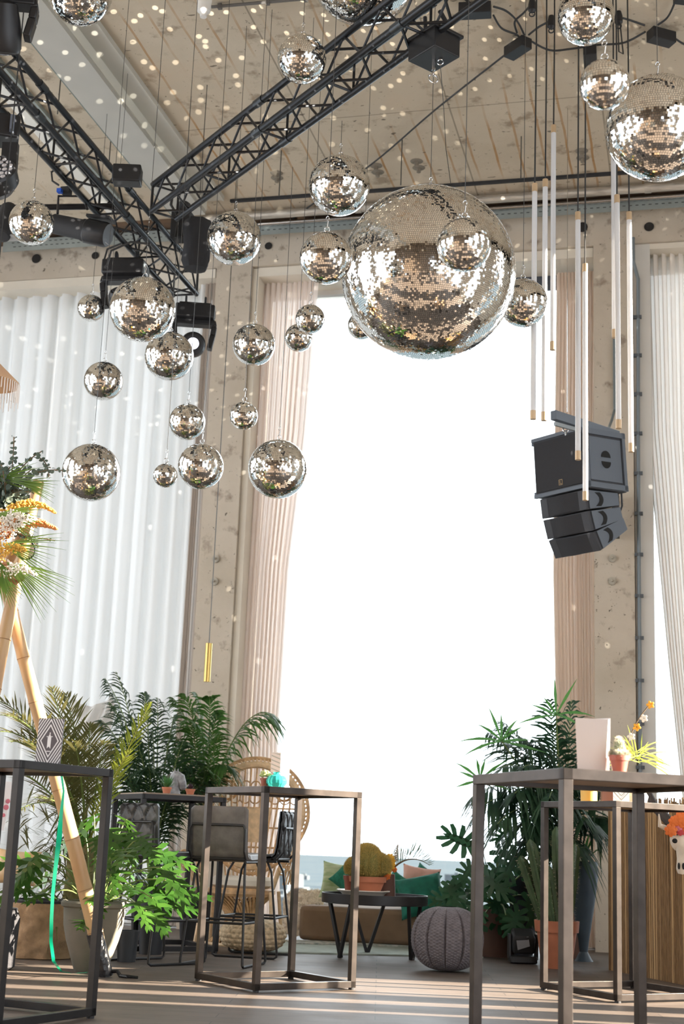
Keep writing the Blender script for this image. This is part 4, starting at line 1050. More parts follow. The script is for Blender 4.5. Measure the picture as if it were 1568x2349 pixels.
M_leafp = mat('leaf_print', (.66,.72,.52), .85, col2=(.30,.42,.20), vscale=7, stretch=(1,1,5))
cushion('cushion', 778,2022,12.55, 85,85, .10, M_leafp, 'pale cushion with leaf print at the left end of the cushions', .12, .25)
cushion('cushion', 803,2015,12.20, 72,72, .72, M_gknit, 'green knitted cushion standing on its corner left of the cactus', .12, .3)
cushion('cushion', 962,2036,12.50, 88,100, .12, M_pink, 'pink cushion leaning behind the dark green one', .14, .3)
cushion('cushion', 965,2055,12.15, 110,96, -.22, M_gvel, 'dark green linen cushion in front of the pink one, left of the pouf', .16, .35)
cushion('cushion', 968,2030,12.75, 60,84, .5, M_gvel, 'dark green cushion corner peeping up behind the pink cushion', .12, .2)
cushion('cushion', 1000,2075,12.55, 60,40, .2, M_leafp, 'pale leaf print cushion behind the knitted pouf', .12, .3)
cushion('cushion', 910,2035,12.40, 60,60, .6, M_gknit, 'green knitted cushion hidden behind the flower arrangement', .12, .3)

# ------------------------------------------------------------------ plants
def leafmat(name, c1, c2, tr=.35, rough=.4):
    return mat(name, c1, rough, var=0, col2=c2, vscale=3.5, trans=tr)
M_palm = leafmat('palm_green', (.014,.040,.020), (.04,.085,.035), .3)
M_palm_y = leafmat('palm_yellow', (.12,.17,.02), (.30,.34,.05), .35)
M_palm_b = leafmat('palm_olive', (.055,.07,.022), (.17,.16,.06), .3)
M_philo = leafmat('philodendron_green', (.014,.050,.008), (.050,.125,.018), .25, .22)
M_mon = leafmat('monstera_green', (.012,.048,.022), (.035,.10,.045), .3, .3)
M_stem = mat('stem_green', (.14,.20,.05), .5, var=.2)
M_stem_b = mat('stem_brown', (.16,.11,.06), .7, var=.3)
def leaflet(mb, p, d, L, w_, droop, nrm):
    d = d.normalized(); s_ = d.cross(nrm)
    if s_.length < 1e-4: s_ = d.orthogonal()
    s_.normalize(); n = 4; vs = []
    for i in range(n+1):
        t = i/n; c_ = p+d*L*t+Vector((0,0,-droop*L*t*t)); ww = w_*(.35+1.3*t if t < .5 else 2*(1-t)*1.0)*.5
        if i == n: ww = .0005
        vs += [c_-s_*ww, c_+s_*ww]
    mb.add(vs, [(2*i, 2*i+1, 2*i+3, 2*i+2) for i in range(n)])
def frond(lf, st, base, tip, up, ll=.28, lw=.018, n=34, droop=.35, ang=.9, start=.25, seed=0, side=None, vshape=.3):
    rnd = random.Random(seed); base = Vector(base); tip = Vector(tip)
    mid = base.lerp(tip, .45)+Vector((0,0,up)); P = bez(base, mid, tip, 24)
    st.tube(P, [.009-.007*i/24 for i in range(25)], 6)
    for i in range(n):
        t = start+(1-start)*i/(n-1); k = t*24; j = min(int(k), 23); p = P[j].lerp(P[j+1], k-j); tg = (P[min(j+1,24)]-P[j]).normalized()
        s_ = tg.cross(Vector((0,0,1)))
        if s_.length < .05: s_ = LT.copy()
        s_.normalize(); nn = s_.cross(tg)
        sc = math.sin(math.pi*min(1, (t-start)/(1-start)*.85+.15))**.6
        a_ = ang*(1-.55*t)
        for sg in (-1, 1):
            d_ = tg*math.cos(a_)+s_*sg*math.sin(a_)+nn*vshape*math.sin(a_)+Vector((rnd.gauss(0,.08), rnd.gauss(0,.08), rnd.gauss(0,.08)))
            leaflet(lf, p, d_, ll*sc*rnd.uniform(.85,1.1), lw, droop*rnd.uniform(.6,1.3), nn)
def palm(name, label, base, fr, mats, pot=None, cat='palm', **k):
    """fr: list of (tip_px, tip_py, D, up, kw)"""
    base = Vector(base); t = thing(name, label, cat, (base.x, base.y, 0)); lf = MB(); st = MB(); crown = base
    for i, f in enumerate(fr):
        kw = dict(k); kw.update(f[4] if len(f) > 4 else {}); b0 = kw.pop('b', None); b_ = Vector(b0) if b0 else crown+Vector((random.uniform(-.04,.04), random.uniform(-.04,.04), 0))
        frond(lf, st, b_, at(f[0], f[1], f[2]), f[3], seed=i+int(base.x*100), **kw)
    lf.build('foliage', mats[0], t, smooth=False); 
    st.build('stems', mats[1], t); return t, crown
def straight_pot(t, c, r, h, material, name='pot', taper=.8):
    MB().lathe(c, [(r*taper,0),(r,h),(r*.94,h),(r*.92,h-.03),(0,h-.04)], 28, cap=False).build(name, material, t)
M_potd = mat('dark_pot', (.025,.028,.034), .5)
# kentia palm behind the quilted stool
kb = basept(340, 12.0); kb.z = .45
t, c_ = palm('potted_palm', 'dark green kentia palm rising behind the stools, left of the pier', kb, [
  (240,1555,11.9,.55),(265,1540,12.4,.5),(330,1590,12.2,.6),(230,1650,11.8,.5),(400,1640,12.0,.5),(255,1720,11.6,.45),(450,1745,11.8,.45),(285,1780,11.5,.3),(420,1700,11.6,.4),
  (360,1600,12.6,.6),(300,1640,11.9,.5),(480,1790,11.9,.35),(200,1760,11.8,.4),(340,1760,11.5,.5),(310,1700,11.7,.5),(390,1820,11.6,.3),(350,1680,12.0,.5),(250,1610,12.2,.55)], (M_palm, M_stem), ll=.33, lw=.024, n=30, droop=.75, vshape=-.1, ang=1.1)
kb2 = Vector((kb.x, kb.y, 0)); straight_pot(t, kb2, .17, .45, M_potd)
# palm at the pier
kb = basept(450, 12.3); kb.z = 1.0
t, c_ = palm('potted_palm', 'kentia palm before the left pier with one frond arching over the rose curtain', kb, [
  (627,1640,12.2,.62,dict(n=26, vshape=-.2, droop=.9, ll=.40)),(420,1590,12.1,.4),(500,1630,12.2,.3),(395,1600,12.3,.4),(505,1680,11.9,.2),(385,1680,12.1,.3),(470,1760,11.8,.1),(520,1760,11.9,.35),(450,1590,12.3,.4),(400,1740,12.0,.2),
  (480,1600,12.2,.5),(430,1650,11.8,.4)], (leafmat('kentia_green', (.018,.060,.018), (.07,.16,.03), .35), M_stem), ll=.30, lw=.024, n=26, droop=.8, vshape=-.1, ang=1.1)
MB().tube([Vector((kb.x,kb.y,.35)), Vector((kb.x+.02,kb.y,.7)), kb], [.035,.028,.02], 10).build('trunk', M_stem_b, t)
straight_pot(t, Vector((kb.x, kb.y, 0)), .17, .38, M_potd)
# date palm: sunlit yellow fronds behind the bamboo
pb = basept(170, 10.3); pb.z = .75
t, c_ = palm('date_palm', 'sunlit olive date palm with stiff fronds behind the left table', pb, [
  (118,1575,9.3,.2),(150,1590,9.6,.25),(95,1640,9.2,.25),(60,1700,9.0,.3),(205,1660,9.5,.25),(0,1640,9.1,.5),(20,1700,9.3,.4),(-30,1600,9.4,.5),(-20,1760,9.2,.3),(170,1700,9.3,.2),(130,1650,9.4,.15),(240,1700,9.4,.2),(40,1860,9.0,.3),(80,1830,9.0,.2),(-20,1680,9.3,.5)], (M_palm_b, M_stem), ll=.25, lw=.013, n=30, droop=.10, ang=.85)
lf = MB(); st = MB(); b_ = pb
frond(lf, st, pb+LT*.04, at(345,1610,9.3), .06, ll=.20, lw=.014, n=34, droop=.05, ang=.7, seed=77, start=.2)
frond(lf, st, pb, at(300,1720,9.2), .10, ll=.16, lw=.013, n=22, droop=.05, ang=.8, seed=79)
lf.build('yellow_fronds', M_palm_y, t, smooth=False); st.build('yellow_stems', mat('stem_yellow', (.40,.42,.08), .5), t)
MB().lathe(Vector((pb.x,pb.y,.25)), [(.09,0),(.11,.12),(.09,.3),(.10,.42),(.06,.55)], 16, wob=.1).build('trunk', mat('palm_trunk', (.13,.10,.04), .9, col2=(.25,.24,.09), vscale=20, bump=1, bscale=30), t)
# thin bamboo-like leaves around trunk (dry lower growth)
lf = MB(); rnd = random.Random(11)
for i in range(420):
    a_ = rnd.random()*6.283; z = rnd.uniform(.35,1.15); d_ = Vector((math.cos(a_), math.sin(a_)*.6, rnd.uniform(-.5,.6))); p_ = Vector((pb.x-.12, pb.y-.1, z))+Vector((rnd.gauss(0,.15), rnd.gauss(0,.1), 0))
    leaflet(lf, p_, d_, rnd.uniform(.12,.34), .016, rnd.uniform(0,.6), Vector((0,0,1)))
lf.build('undergrowth', M_palm_b, t, smooth=False)
# burlap wrapped planter
bp = basept(92, 10.0)
t2 = thing('burlap_planter', 'burlap-wrapped planter with a black rim left of the grey stone pot', 'planter', bp)
bw = MB()
def bwf(u, v):
    a_ = u*2*math.pi; r = .235+.03*noise.noise(Vector((math.cos(a_)*2.2, math.sin(a_)*2.2, v*3)))+.012*noise.noise(Vector((math.cos(a_)*6, math.sin(a_)*6, v*7)))+.012*math.sin(v*3.1); return bp+Vector((r*math.cos(a_), r*math.sin(a_), .005+v*.35))
bw.grid(bwf, 90, 24); bw.build('burlap_wrap', mat('burlap', (.32,.21,.12), .95, var=.15, vscale=30, bump=.6, bscale=200), t2)
MB().lathe(bp+Vector((0,0,.33)), [(.21,0),(.22,.04),(.205,.045),(.20,.0),(0,-.01)], 32, cap=False).build('rim', M_potd, t2)
# philodendron in the stone pot
sp0 = basept(207, 9.12)
t3 = thing('potted_philodendron', 'leafy green philodendron in a grey stone pot at the left', 'potted plant', sp0)
MB().lathe(sp0, [(.0,0),(.095,0),(.10,.01),(.125,.08),(.160,.18),(.182,.27),(.188,.36),(.188,.375),(.205,.385),(.208,.405),(.195,.418),(.175,.41),(.17,.37),(0,.36)], 48, cap=False).build('pot', mat('stone_pot', (.20,.175,.14), .85, col2=(.12,.12,.09), vscale=5, bump=.2), t3)
MB().lathe(sp0+Vector((0,0,.365)), [(.17,0),(0,.015)], 24, cap=False).build('soil', M_soil, t3)
def lobed(mb, c_, d, nrm, L, lobes=5, w_=.16, droop=.25, finger=.46):
    """deeply cut leaf: midrib blade plus side fingers"""
    d = d.normalized(); s_ = d.cross(nrm).normalized(); nn = s_.cross(d)
    def P(x, y): q = c_+d*y*L+s_*x*L; q = q+nn*(-abs(x)*.12*L); q.z -= droop*L*y*y; return q
    core = [(0,0),(.09,.08),(.10,.3),(.08,.6),(.04,.85),(0,1.0),(-.04,.85),(-.08,.6),(-.10,.3),(-.09,.08)]
    n0 = len(mb.v); mb.add([P(*q) for q in core], [(0,1,9),(1,2,8,9),(2,3,7,8),(3,4,6,7),(4,5,6)])
    for i in range(lobes):
        t = i/(lobes-1); y0 = .04+.80*t; ln = finger*(1-.55*abs(t-.25)-.25*t); an = 1.75-1.25*t; wd = .155*(1-.30*t)
        for sg in (-1, 1):
            dx, dy = math.sin(an)*sg, math.cos(an); px_, py_ = -dy, dx
            b = (0.03*sg, y0); m1 = (b[0]+dx*ln*.55, b[1]+dy*ln*.55); e = (b[0]+dx*ln, b[1]+dy*ln+ .04)
            hw = wd*.45
            mb.add([P(b[0]-px_*hw*.9, b[1]-py_*hw*.9), P(b[0]+px_*hw*.9, b[1]+py_*hw*.9), P(m1[0]+px_*hw, m1[1]+py_*hw), P(*e), P(m1[0]-px_*hw, m1[1]-py_*hw)], [(0,1,2,4),(4,2,3)])
lf = MB(); st = MB(); rnd = random.Random(21); cen = sp0+Vector((0,0,.37))
spots = [(100,1980),(80,2010),(110,2050),(70,2040),(130,1960),(215,2060),(200,2110),(250,1900),(290,1915),(320,1920),(270,1950),(310,1960),(345,1975),(370,1990),(300,2000),(340,2030),(380,2020),(390,2050),(310,2070),(350,2060),(280,2030),(250,2010),(230,1960),(240,1940),(330,1940),(360,1945),(190,1900),(215,1870),(235,2040),(260,2075),(120,2000),(90,1960),(140,2030),(375,1960),(290,1880),(325,2000),(265,1985),(385,2075),(70,1975),(295,1935),(350,2000),(310,2040),(220,1920),(260,1910),(335,2090)]
for i, (x, y) in enumerate(spots):
    D = rnd.uniform(8.85, 9.4) if x < 250 else rnd.uniform(8.6, 9.4); q = at(x, y, D); out_ = Vector((q.x-cen.x, q.y-cen.y, 0)); out_ = out_.normalized() if out_.length > .01 else LT
    up = .12+rnd.uniform(0,.1); P_ = bez(cen+out_*.05, cen.lerp(q, .4)+Vector((0,0,up)), q, 8); st.tube(P_, .0045, 5)
    d_ = (out_+Vector((rnd.gauss(0,.3), rnd.gauss(0,.3), rnd.uniform(-.9,.1)))-FW*.25).normalized(); nr = (Vector((0,0,1))-FW*.7+Vector((rnd.gauss(0,.2), 0, 0))).normalized()
    lobed(lf, q, d_, nr, rnd.uniform(.20,.28), droop=rnd.uniform(.1,.4))
lf.build('foliage', M_philo, t3, smooth=False); st.build('stems', M_stem, t3)
for (x, D, r, h, l) in ((290,9.9,.075,.20,'small dark plastic pot between the stone pot and the stool legs'),(345,10.6,.10,.24,'black square-edged pot behind the left stool'),):
    q = basept(x, D); one(MB().lathe(q, [(r*.8,0),(r,h),(r*.92,h),(r*.9,h-.02),(0,h-.03)], 24, cap=False), 'plant_pot', M_potd, l, 'pot')
# ---- right group
q0 = basept(1290, 11.9); q0.z = .75
M_palm_r = leafmat('right_palm_green', (.010,.036,.020), (.03,.075,.035), .3)
t, c_ = palm('potted_palm', 'large dark green palm in the right corner below the sand curtain', q0, [
  (1115,1680,11.3,.5),(1150,1655,11.6,.45),(1260,1600,11.6,.15),(1310,1605,11.8,.15),(1190,1690,11.2,.5),(1080,1830,11.0,.6),(1100,1850,10.9,.5),(1140,1890,10.8,.5),(1190,1900,10.9,.35),(1230,1700,11.2,.4),(1370,1690,11.5,.3),(1385,1820,11.3,.4),(1340,1880,11.0,.3),
  (1240,1920,10.9,.4),(1200,1760,11.0,.55),(1150,1760,11.0,.55),(1290,1760,11.0,.5),(1330,1760,11.3,.4),(1270,1660,11.6,.2),(1400,1880,11.4,.3),(1300,1930,10.9,.2),(1180,1820,10.9,.5),(1260,1830,10.8,.5)], (M_palm_r, M_stem), ll=.42, lw=.028, n=26, droop=.85, vshape=-.1, ang=1.1)
straight_pot(t, Vector((q0.x,q0.y,0)), .20, .45, mat('brown_pot', (.10,.045,.03), .7))
# raphis-like star fronds at top left of it
lf = MB(); st = MB()
for (x, y, n_, L_) in ((1150,1700,9,.36),(1100,1790,8,.30),(1275,1640,7,.34)):
    q = at(x, y, 11.1); st.tube(bez(q0, q0.lerp(q, .5)+Vector((0,0,.15)), q, 10), .005, 5)
    for k in range(n_):
        a_ = math.pi*(-.05+1.1*k/(n_-1)); a_ += random.uniform(-.12,.12); leaflet(lf, q, LT*math.cos(a_)+Vector((0,0,1))*math.sin(a_)-FW*random.uniform(-.4,.6), L_*random.uniform(.65,1.1), .024, random.uniform(.05,.4), FW)
lf.build('fan_leaves', leafmat('fan_green', (.03,.12,.03), (.08,.24,.05), .4), t, smooth=False); st.build('fan_stems', M_stem, t)
# monstera
q1 = basept(1140, 11.7)
t = thing('potted_monstera', 'monstera with split leaves behind the knitted pouf, one leaf against the sky', 'potted plant', q1)
straight_pot(t, q1, .20, .36, MATS['brown_pot'])
def monstera(mb, c_, L, R, cuts=5):
    """heart leaf, notch at c_, tip at -z of R; broad lobes split by slits"""
    def P(x, y): return c_+R@Vector((x*L, -.25*L*x*x-.10*L*y*y, -y*L))
    mb.add([P(0,-.02), P(.11,.1), P(.13,.45), P(.08,.8), P(0,1.02), P(-.08,.8), P(-.13,.45), P(-.11,.1)], [(0,1,7),(1,2,6,7),(2,3,5,6),(3,4,5)])
    n = cuts
    for i in range(n):
        t = i/(n-1); an = math.radians(150-125*t); ln = .52*(1-.30*t)*(1 if i else .85); y0 = .10+.66*t; wd = .19*(1-.30*t)
        for sg in (-1, 1):
            dx, dy = math.sin(an)*sg, -math.cos(an); dy = math.cos(an); qx, qy = -dy, dx
            b = (.05*sg, y0); m1 = (b[0]+dx*ln*.6, b[1]+dy*ln*.6+.02); e = (b[0]+dx*ln*.97, b[1]+dy*ln*.97+.07)
            mb.add([P(b[0]-qx*wd*.42, b[1]-qy*wd*.42), P(b[0]+qx*wd*.42, b[1]+qy*wd*.42), P(m1[0]+qx*wd*.56, m1[1]+qy*wd*.56), P(e[0]+qx*wd*.40, e[1]+qy*wd*.40), P(e[0]-qx*wd*.36, e[1]-qy*wd*.36), P(m1[0]-qx*wd*.52, m1[1]-qy*wd*.52)], [(0,1,2,5),(5,2,3,4)])
lf = MB(); st = MB(); rnd = random.Random(31)
bR = Matrix.Rotation(yaw_c, 3, 'Z')
qq = at(1056,1922,11.2); qq = at(1083,1940,11.2); monstera(lf, qq, .25, bR@Matrix.Rotation(.25,3,'X')@Matrix.Rotation(1.95,3,'Y'), 5); st.tube(bez(q1+Vector((0,0,.35)), at(1110,1960,11.3), qq, 10), .006, 6)
qq = at(1103,1935,11.25); monstera(lf, qq, .09, bR@Matrix.Rotation(2.6,3,'Y'), 3); st.tube(bez(q1+Vector((0,0,.35)), at(1115,1990,11.3), qq, 10), .004, 6)
for (x, y) in ((1080,1985),(1060,2020),(1110,2010),(1045,2055),(1090,2060),(1130,2035),(1070,2085),(1120,2090),(1150,1990),(1165,2050),(1150,2090),(1030,2030),(1100,2120),(1180,2010),(1140,1950),(1185,1960),(1190,2090),(1170,1900),(1200,1930),(1210,2000),(1215,2060),(1140,2010),(1095,2000),(1075,2050),(1060,2070),(1160,2100)):
    qq = at(x, y, rnd.uniform(11.05,11.6)); monstera(lf, qq, rnd.uniform(.17,.24), bR@Matrix.Rotation(rnd.uniform(-.9,.3),3,'X')@Matrix.Rotation(rnd.uniform(-1.3,1.3),3,'Y'), 5); st.tube(bez(q1+Vector((0,0,.35)), q1.lerp(qq,.5)+Vector((0,0,.3)), qq, 8), .006, 6)
lf.build('foliage', M_mon, t, smooth=False); st.build('stems', M_stem, t)
# column cactus in terracotta pot
q2 = basept(1276, 10.75)
t = thing('potted_cactus', 'tall column cactus in a big terracotta pot behind the right tables', 'potted cactus', q2)
terracotta(MB(), q2, .155, .33, .24).build('pot', mat('terracotta_dark', (.38,.13,.065), .75, var=.12, vscale=8), t)
cc_ = MB(); sp_ = MB(); rnd = random.Random(41)
for (dx, dy, tx, h) in ((-.06,0,-.14,.62),(.02,.03,-.02,.72),(.07,-.02,.06,.60),(-.02,-.05,-.07,.45),(.0,.06,.10,.66),(-.08,.04,-.18,.5)):
    b0 = q2+cv(dx, dy)+Vector((0,0,.28)); vs = []; rows = 18; n = 20; base = len(cc_.v)
    for i in range(rows+1):
        f_ = i/rows; c3 = b0+cv(tx*f_, 0)+Vector((0,0,h*f_)); r = .027*(1+.3*math.sin(f_*2.6))*(1 if f_ < .92 else math.sqrt(max(0, 1-((f_-.92)/.081)**2)))
        for k in range(n): a_ = 6.283*k/n; rr = r*(1+.28*math.cos(5*a_)); vs.append(c3+Vector((rr*math.cos(a_), rr*math.sin(a_), 0)))
    cc_.add(vs, [(i*n+k, i*n+(k+1)%n, (i+1)*n+(k+1)%n, (i+1)*n+k) for i in range(rows) for k in range(n)])
    for i in range(160):
        f_ = rnd.random(); a_ = 6.283*rnd.randint(0,4)/5; p_ = b0+cv(tx*f_, 0)+Vector((0,0,h*f_))+Vector((math.cos(a_), math.sin(a_), 0))*.045; d_ = Vector((math.cos(a_)+rnd.gauss(0,.5), math.sin(a_)+rnd.gauss(0,.5), rnd.gauss(0,.5))).normalized(); w_ = d_.orthogonal().normalized()*.001
        sp_.add([p_-w_, p_+w_, p_+d_*.022], [(0,1,2)])
co = cc_.build('cactus_body', mat('cactus_dark', (.035,.065,.022), .6, var=.3, vscale=14), t); sp_.build('spines', mat('spine_pale', (.45,.38,.26), .6), co, smooth=False)
# tall blue grey vase
q3 = basept(1338, 11.5)
hz = at(1340,1976,11.45).z
t = thing('tall_planter', 'tall tapering blue-grey planter before the right pier', 'planter', q3)
MB().lathe(q3, [(.0,0),(.075,0),(.06,.02),(.032,.07),(.04,.14),(.062,.28),(.085,.42),(.103,.56),(.112,hz-.12),(.110,hz),(.100,hz),(.098,hz-.05),(0,hz-.06)], 32, cap=False).build('vase', mat('bluegrey_glaze', (.055,.080,.105), .45, var=.1), t)
lf = MB(); st = MB(); rnd = random.Random(51)
for i in range(26):
    a_ = rnd.random()*6.283; d_ = Vector((math.cos(a_), math.sin(a_)*.6, rnd.uniform(.6,2.0))); leaflet(lf, q3+Vector((0,0,hz-.03)), d_, rnd.uniform(.25,.5), .022, rnd.uniform(.2,.7), Vector((0,0,1)) if abs(d_.x) > .2 else FW)
lf.build('foliage', MATS['fan_green'], t, smooth=False)
# black gear on floor
q4 = basept(1198, 11.05)
t = thing('floor_spotlight', 'black stage light standing on the floor beside the terracotta pot', 'stage light', q4)
Rf = bR
MB().box(q4+Vector((0,0,.03)), (.20,.16,.05), Rf).build('base', M_black, t, bevel=.008)
for sg in (-.1, .1): MB().box(q4+cv(sg,0)+Vector((0,0,.12)), (.02,.10,.18), Rf).build('yoke_arm', M_black, t, bevel=.004)
MB().box(q4+Vector((0,0,.16)), (.17,.16,.14), Rf@Matrix.Rotation(.4,3,'X')).build('head', M_blackm, t, bevel=.02)
MB().prism([q4+cv(-.05,-.10)+Vector((0,0,.10)), q4+cv(.04,-.10)+Vector((0,0,.13)), q4+cv(.03,-.09)+Vector((0,0,.20)), q4+cv(-.06,-.09)+Vector((0,0,.17))], FW*.01).build('lens', M_lens, t)
q5 = basept(1200, 11.55)
o = MB().lathe(q5, [(.07,0),(.09,.2),(.13,.55),(.14,.62),(.13,.62),(.12,.58),(0,.56)], 24, cap=False); one(o, 'tall_pot', mat('ink_pot', (.015,.017,.03), .5), 'tall dark inky pot in the shade behind the floor stage light', 'pot')

# ------------------------------------------------------------------ reed counter
M_reed = mat('reed', (.30,.175,.075), .75, col2=(.16,.09,.04), vscale=30, stretch=(6,6,.4), bump=.5, bscale=80)
M_reed_l = mat('reed_light', (.50,.33,.16), .7)
ra = Vector((-.604,10.932,0)); rb2 = Vector((.02,9.87,0)); t = thing('reed_counter', 'bar counter clad in brown vertical reeds at the right edge', 'counter', (ra+rb2)/2)
rd = (rb2-ra); rl = rd.length; ru = rd.normalized(); rn = Vector((-ru.y, ru.x, 0)); rn = rn if rn.y > 0 else -rn
m1 = MB(); m2 = MB(); rnd = random.Random(61); i = 0; x = 0
while x < rl:
    r = rnd.uniform(.0035,.0065); x += r*1.8; z1 = 1.16+rnd.uniform(0,.05); b_ = ra+ru*x-rn*rnd.uniform(0,.006); tgt = m2 if rnd.random() < .18 else m1
    tgt.tube([b_, b_+ru*rnd.uniform(-.006,.006)+Vector((0,0,z1*.5)), b_+ru*rnd.uniform(-.01,.01)+Vector((0,0,z1))], r, 5, cap=False)
m1.build('reed_cladding', M_reed, t); m2.build('pale_reeds', M_reed_l, t)
bx = MB(); Rr_ = Matrix((ru, rn, Vector((0,0,1)))).transposed(); bx.box((ra+rb2)/2+rn*.28+Vector((0,0,.55)), (rl, .5, 1.1), Rr_).build('counter_body', mat('counter_wood', (.10,.055,.03), .6), t, smooth=False)
# branch, skull and flowers on the counter front
br = MB().tube([at(1478,1800,9.75), at(1500,1850,9.7), at(1535,1885,9.6), at(1590,1925,9.5)], [.018,.030,.034,.03], 10)
one(br, 'dark_branch', mat('branch_dark', (.035,.025,.022), .7), 'thick dark curved branch slanting over the reed counter', 'branch')
skq = at(1562,1925,9.45); t = thing('animal_skull', 'pale cattle skull hanging on the reed counter below orange flowers', 'skull', skq)
skm = MB(); bone = mat('bone', (.62,.54,.44), .7, var=.15, vscale=12)
R_ = bR@Matrix.Rotation(.15,3,'Y')
skm.ell(skq, (.075,.05,.085), 20, 12, R_); skm.lathe(skq+Vector((-.008,-.02,-.22)), [(.018,0),(.034,.03),(.036,.09),(.055,.17)], 14, R_)
skm.tube([skq+R_@Vector((-.06,0,.04)), skq+R_@Vector((-.15,0,.06)), skq+R_@Vector((-.17,-.02,.13))], [.02,.016,.004], 8)
skm.tube([skq+R_@Vector((.06,0,.04)), skq+R_@Vector((.15,0,.06)), skq+R_@Vector((.17,-.02,.13))], [.02,.016,.004], 8)
skm.build('skull', bone, t)
for sg in (-1, 1): MB().ell(skq+R_@Vector((.048*sg,-.035,-.02)), (.018,.012,.016), 10, 6).build('eye_socket', M_spk_d, t)
ek = MB(); ek.ell(skq+Vector((-.018,-.055,-.17)), (.008,.006,.022), 8, 5).ell(skq+Vector((.010,-.055,-.17)), (.008,.006,.022), 8, 5); ek.build('nostrils', M_spk_d, t)
def rose(mb, c_, r):
    for k in range(3):
        for j in range(5+k):
            a_ = 6.283*j/(5+k)+k; d_ = Vector((math.cos(a_), -.6, math.sin(a_))).normalized()*r*(.35+.3*k); mb.ell(c_+d_-FW*r*(.5-.25*k), (r*.42,r*.22,r*.42), 8, 5)
M_orange = mat('petal_orange', (.80,.20,.04), .6, trans=.2); M_pinkp = mat('petal_pink', (.70,.22,.28), .6, trans=.2); M_redp = mat('petal_red', (.50,.05,.06), .6)
M_yel = mat('petal_yellow', (.85,.50,.06), .6, trans=.25); M_whp = mat('petal_white', (.85,.80,.72), .6, trans=.2)
fo = thing('flower_cluster', 'cluster of orange and pink flowers on top of the skull', 'flowers', at(1560,1895,9.42))
for (x, y, r, m_, nm) in ((1562,1880,.045,M_orange,'orange_bloom'),(1545,1885,.03,M_orange,'orange_bloom'),(1538,1905,.035,M_orange,'orange_bloom'),(1555,1897,.024,M_pinkp,'pink_bloom'),(1560,1908,.022,M_redp,'red_berry'),(1572,1905,.03,M_orange,'orange_bloom'),(1550,1893,.018,M_redp,'red_berry')):
    mb_ = MB(); rose(mb_, at(x, y, 9.4), r); mb_.build(nm, m_, fo)
lf = MB(); rnd = random.Random(3)
for k in range(40): leaflet(lf, at(1558+rnd.uniform(-18,18), 1895+rnd.uniform(-12,16), 9.43), Vector((rnd.gauss(0,1), rnd.gauss(0,.4), rnd.gauss(0,1))), .05, .02, .2, FW)
lf.build('leaves', M_mon, fo, smooth=False)

# ------------------------------------------------------------------ bamboo tripod and bouquet
M_bam = mat('bamboo', (.42,.24,.11), .42, col2=(.52,.35,.18), vscale=2.5, stretch=(3,3,.6))
M_node = mat('bamboo_node', (.30,.16,.07), .6)
foot = fl(242,2241); foot.z = 0
topj = at(14,1335,8.6)
dirp = (topj-foot).normalized(); ptop = topj+dirp*.45
t = thing('bamboo_tripod', 'tripod of thick bamboo poles tied with rope at the left edge', 'tripod', ((foot+topj)/2).to_2d().to_3d())
def pole(a, b, r0, r1, name, seed=0):
    a, b = Vector(a), Vector(b); L = (b-a).length; rnd = random.Random(seed); n = int(L/.04); pts = []; rs = []; nodes = []; z = .22; 
    while z < L: nodes.append(z); z += rnd.uniform(.24,.32)
    for i in range(n+1):
        s_ = L*i/n; k = min(abs(s_-q) for q in nodes); pts.append(a.lerp(b, i/n)+Vector((.008*math.sin(s_*2.1), .008*math.cos(s_*1.7), 0))); rs.append((r0+(r1-r0)*i/n)*(1+.07*math.exp(-(k/.02)**2)))
    o = MB().tube(pts, rs, 16).build(name, M_bam, t)
    for s_ in nodes:
        c_ = a.lerp(b, s_/L)+Vector((.008*math.sin(s_*2.1), .008*math.cos(s_*1.7), 0)); MB().ring(c_, (b-a), (r0+(r1-r0)*s_/L)*1.055, .0022, 20, 5).build('node_ring', M_node, o)
    return o
foot2 = foot+dirp*.26
p1 = pole(foot+dirp*.05, ptop, .046, .036, 'pole', 1)
tp = MB(); tp.tube([foot, foot+dirp*.10, foot+dirp*.26], [.046,.050,.049], 16); tp.build('black_tape', mat('tape_black', (.015,.015,.017), .25, bump=.8, bscale=20), t)
pole(at(-150,2250,8.3).xy.to_3d(), at(88,1105,8.6), .046, .036, 'pole', 2)
pole(at(-420,2150,9.6).xy.to_3d(), at(55,1210,8.3), .044, .036, 'pole', 3)
rp = MB(); rnd = random.Random(71)
for k in range(16):
    c_ = at(20+rnd.uniform(-8,8), 1318+rnd.uniform(-14,14), 8.36); ax = Vector((rnd.gauss(0,.6), rnd.gauss(0,.4), 1)); rp.ring(c_, ax, rnd.uniform(.062,.085), .009, 20, 6)
rp.build('rope_lashing', mat('rope', (.52,.27,.14), .9, bump=.8, bscale=80), t)
tt = MB()
for k in range(2): tt.tube([foot+Vector((.03,0,.03)), foot+Vector((.07,.01*k,.035)), foot+Vector((.10,.02*k-.03,.014)), foot+Vector((.15+.05*k,.01,.006))], .010, 5)
tt.build('tape_tails', MATS['tape_black'], t)
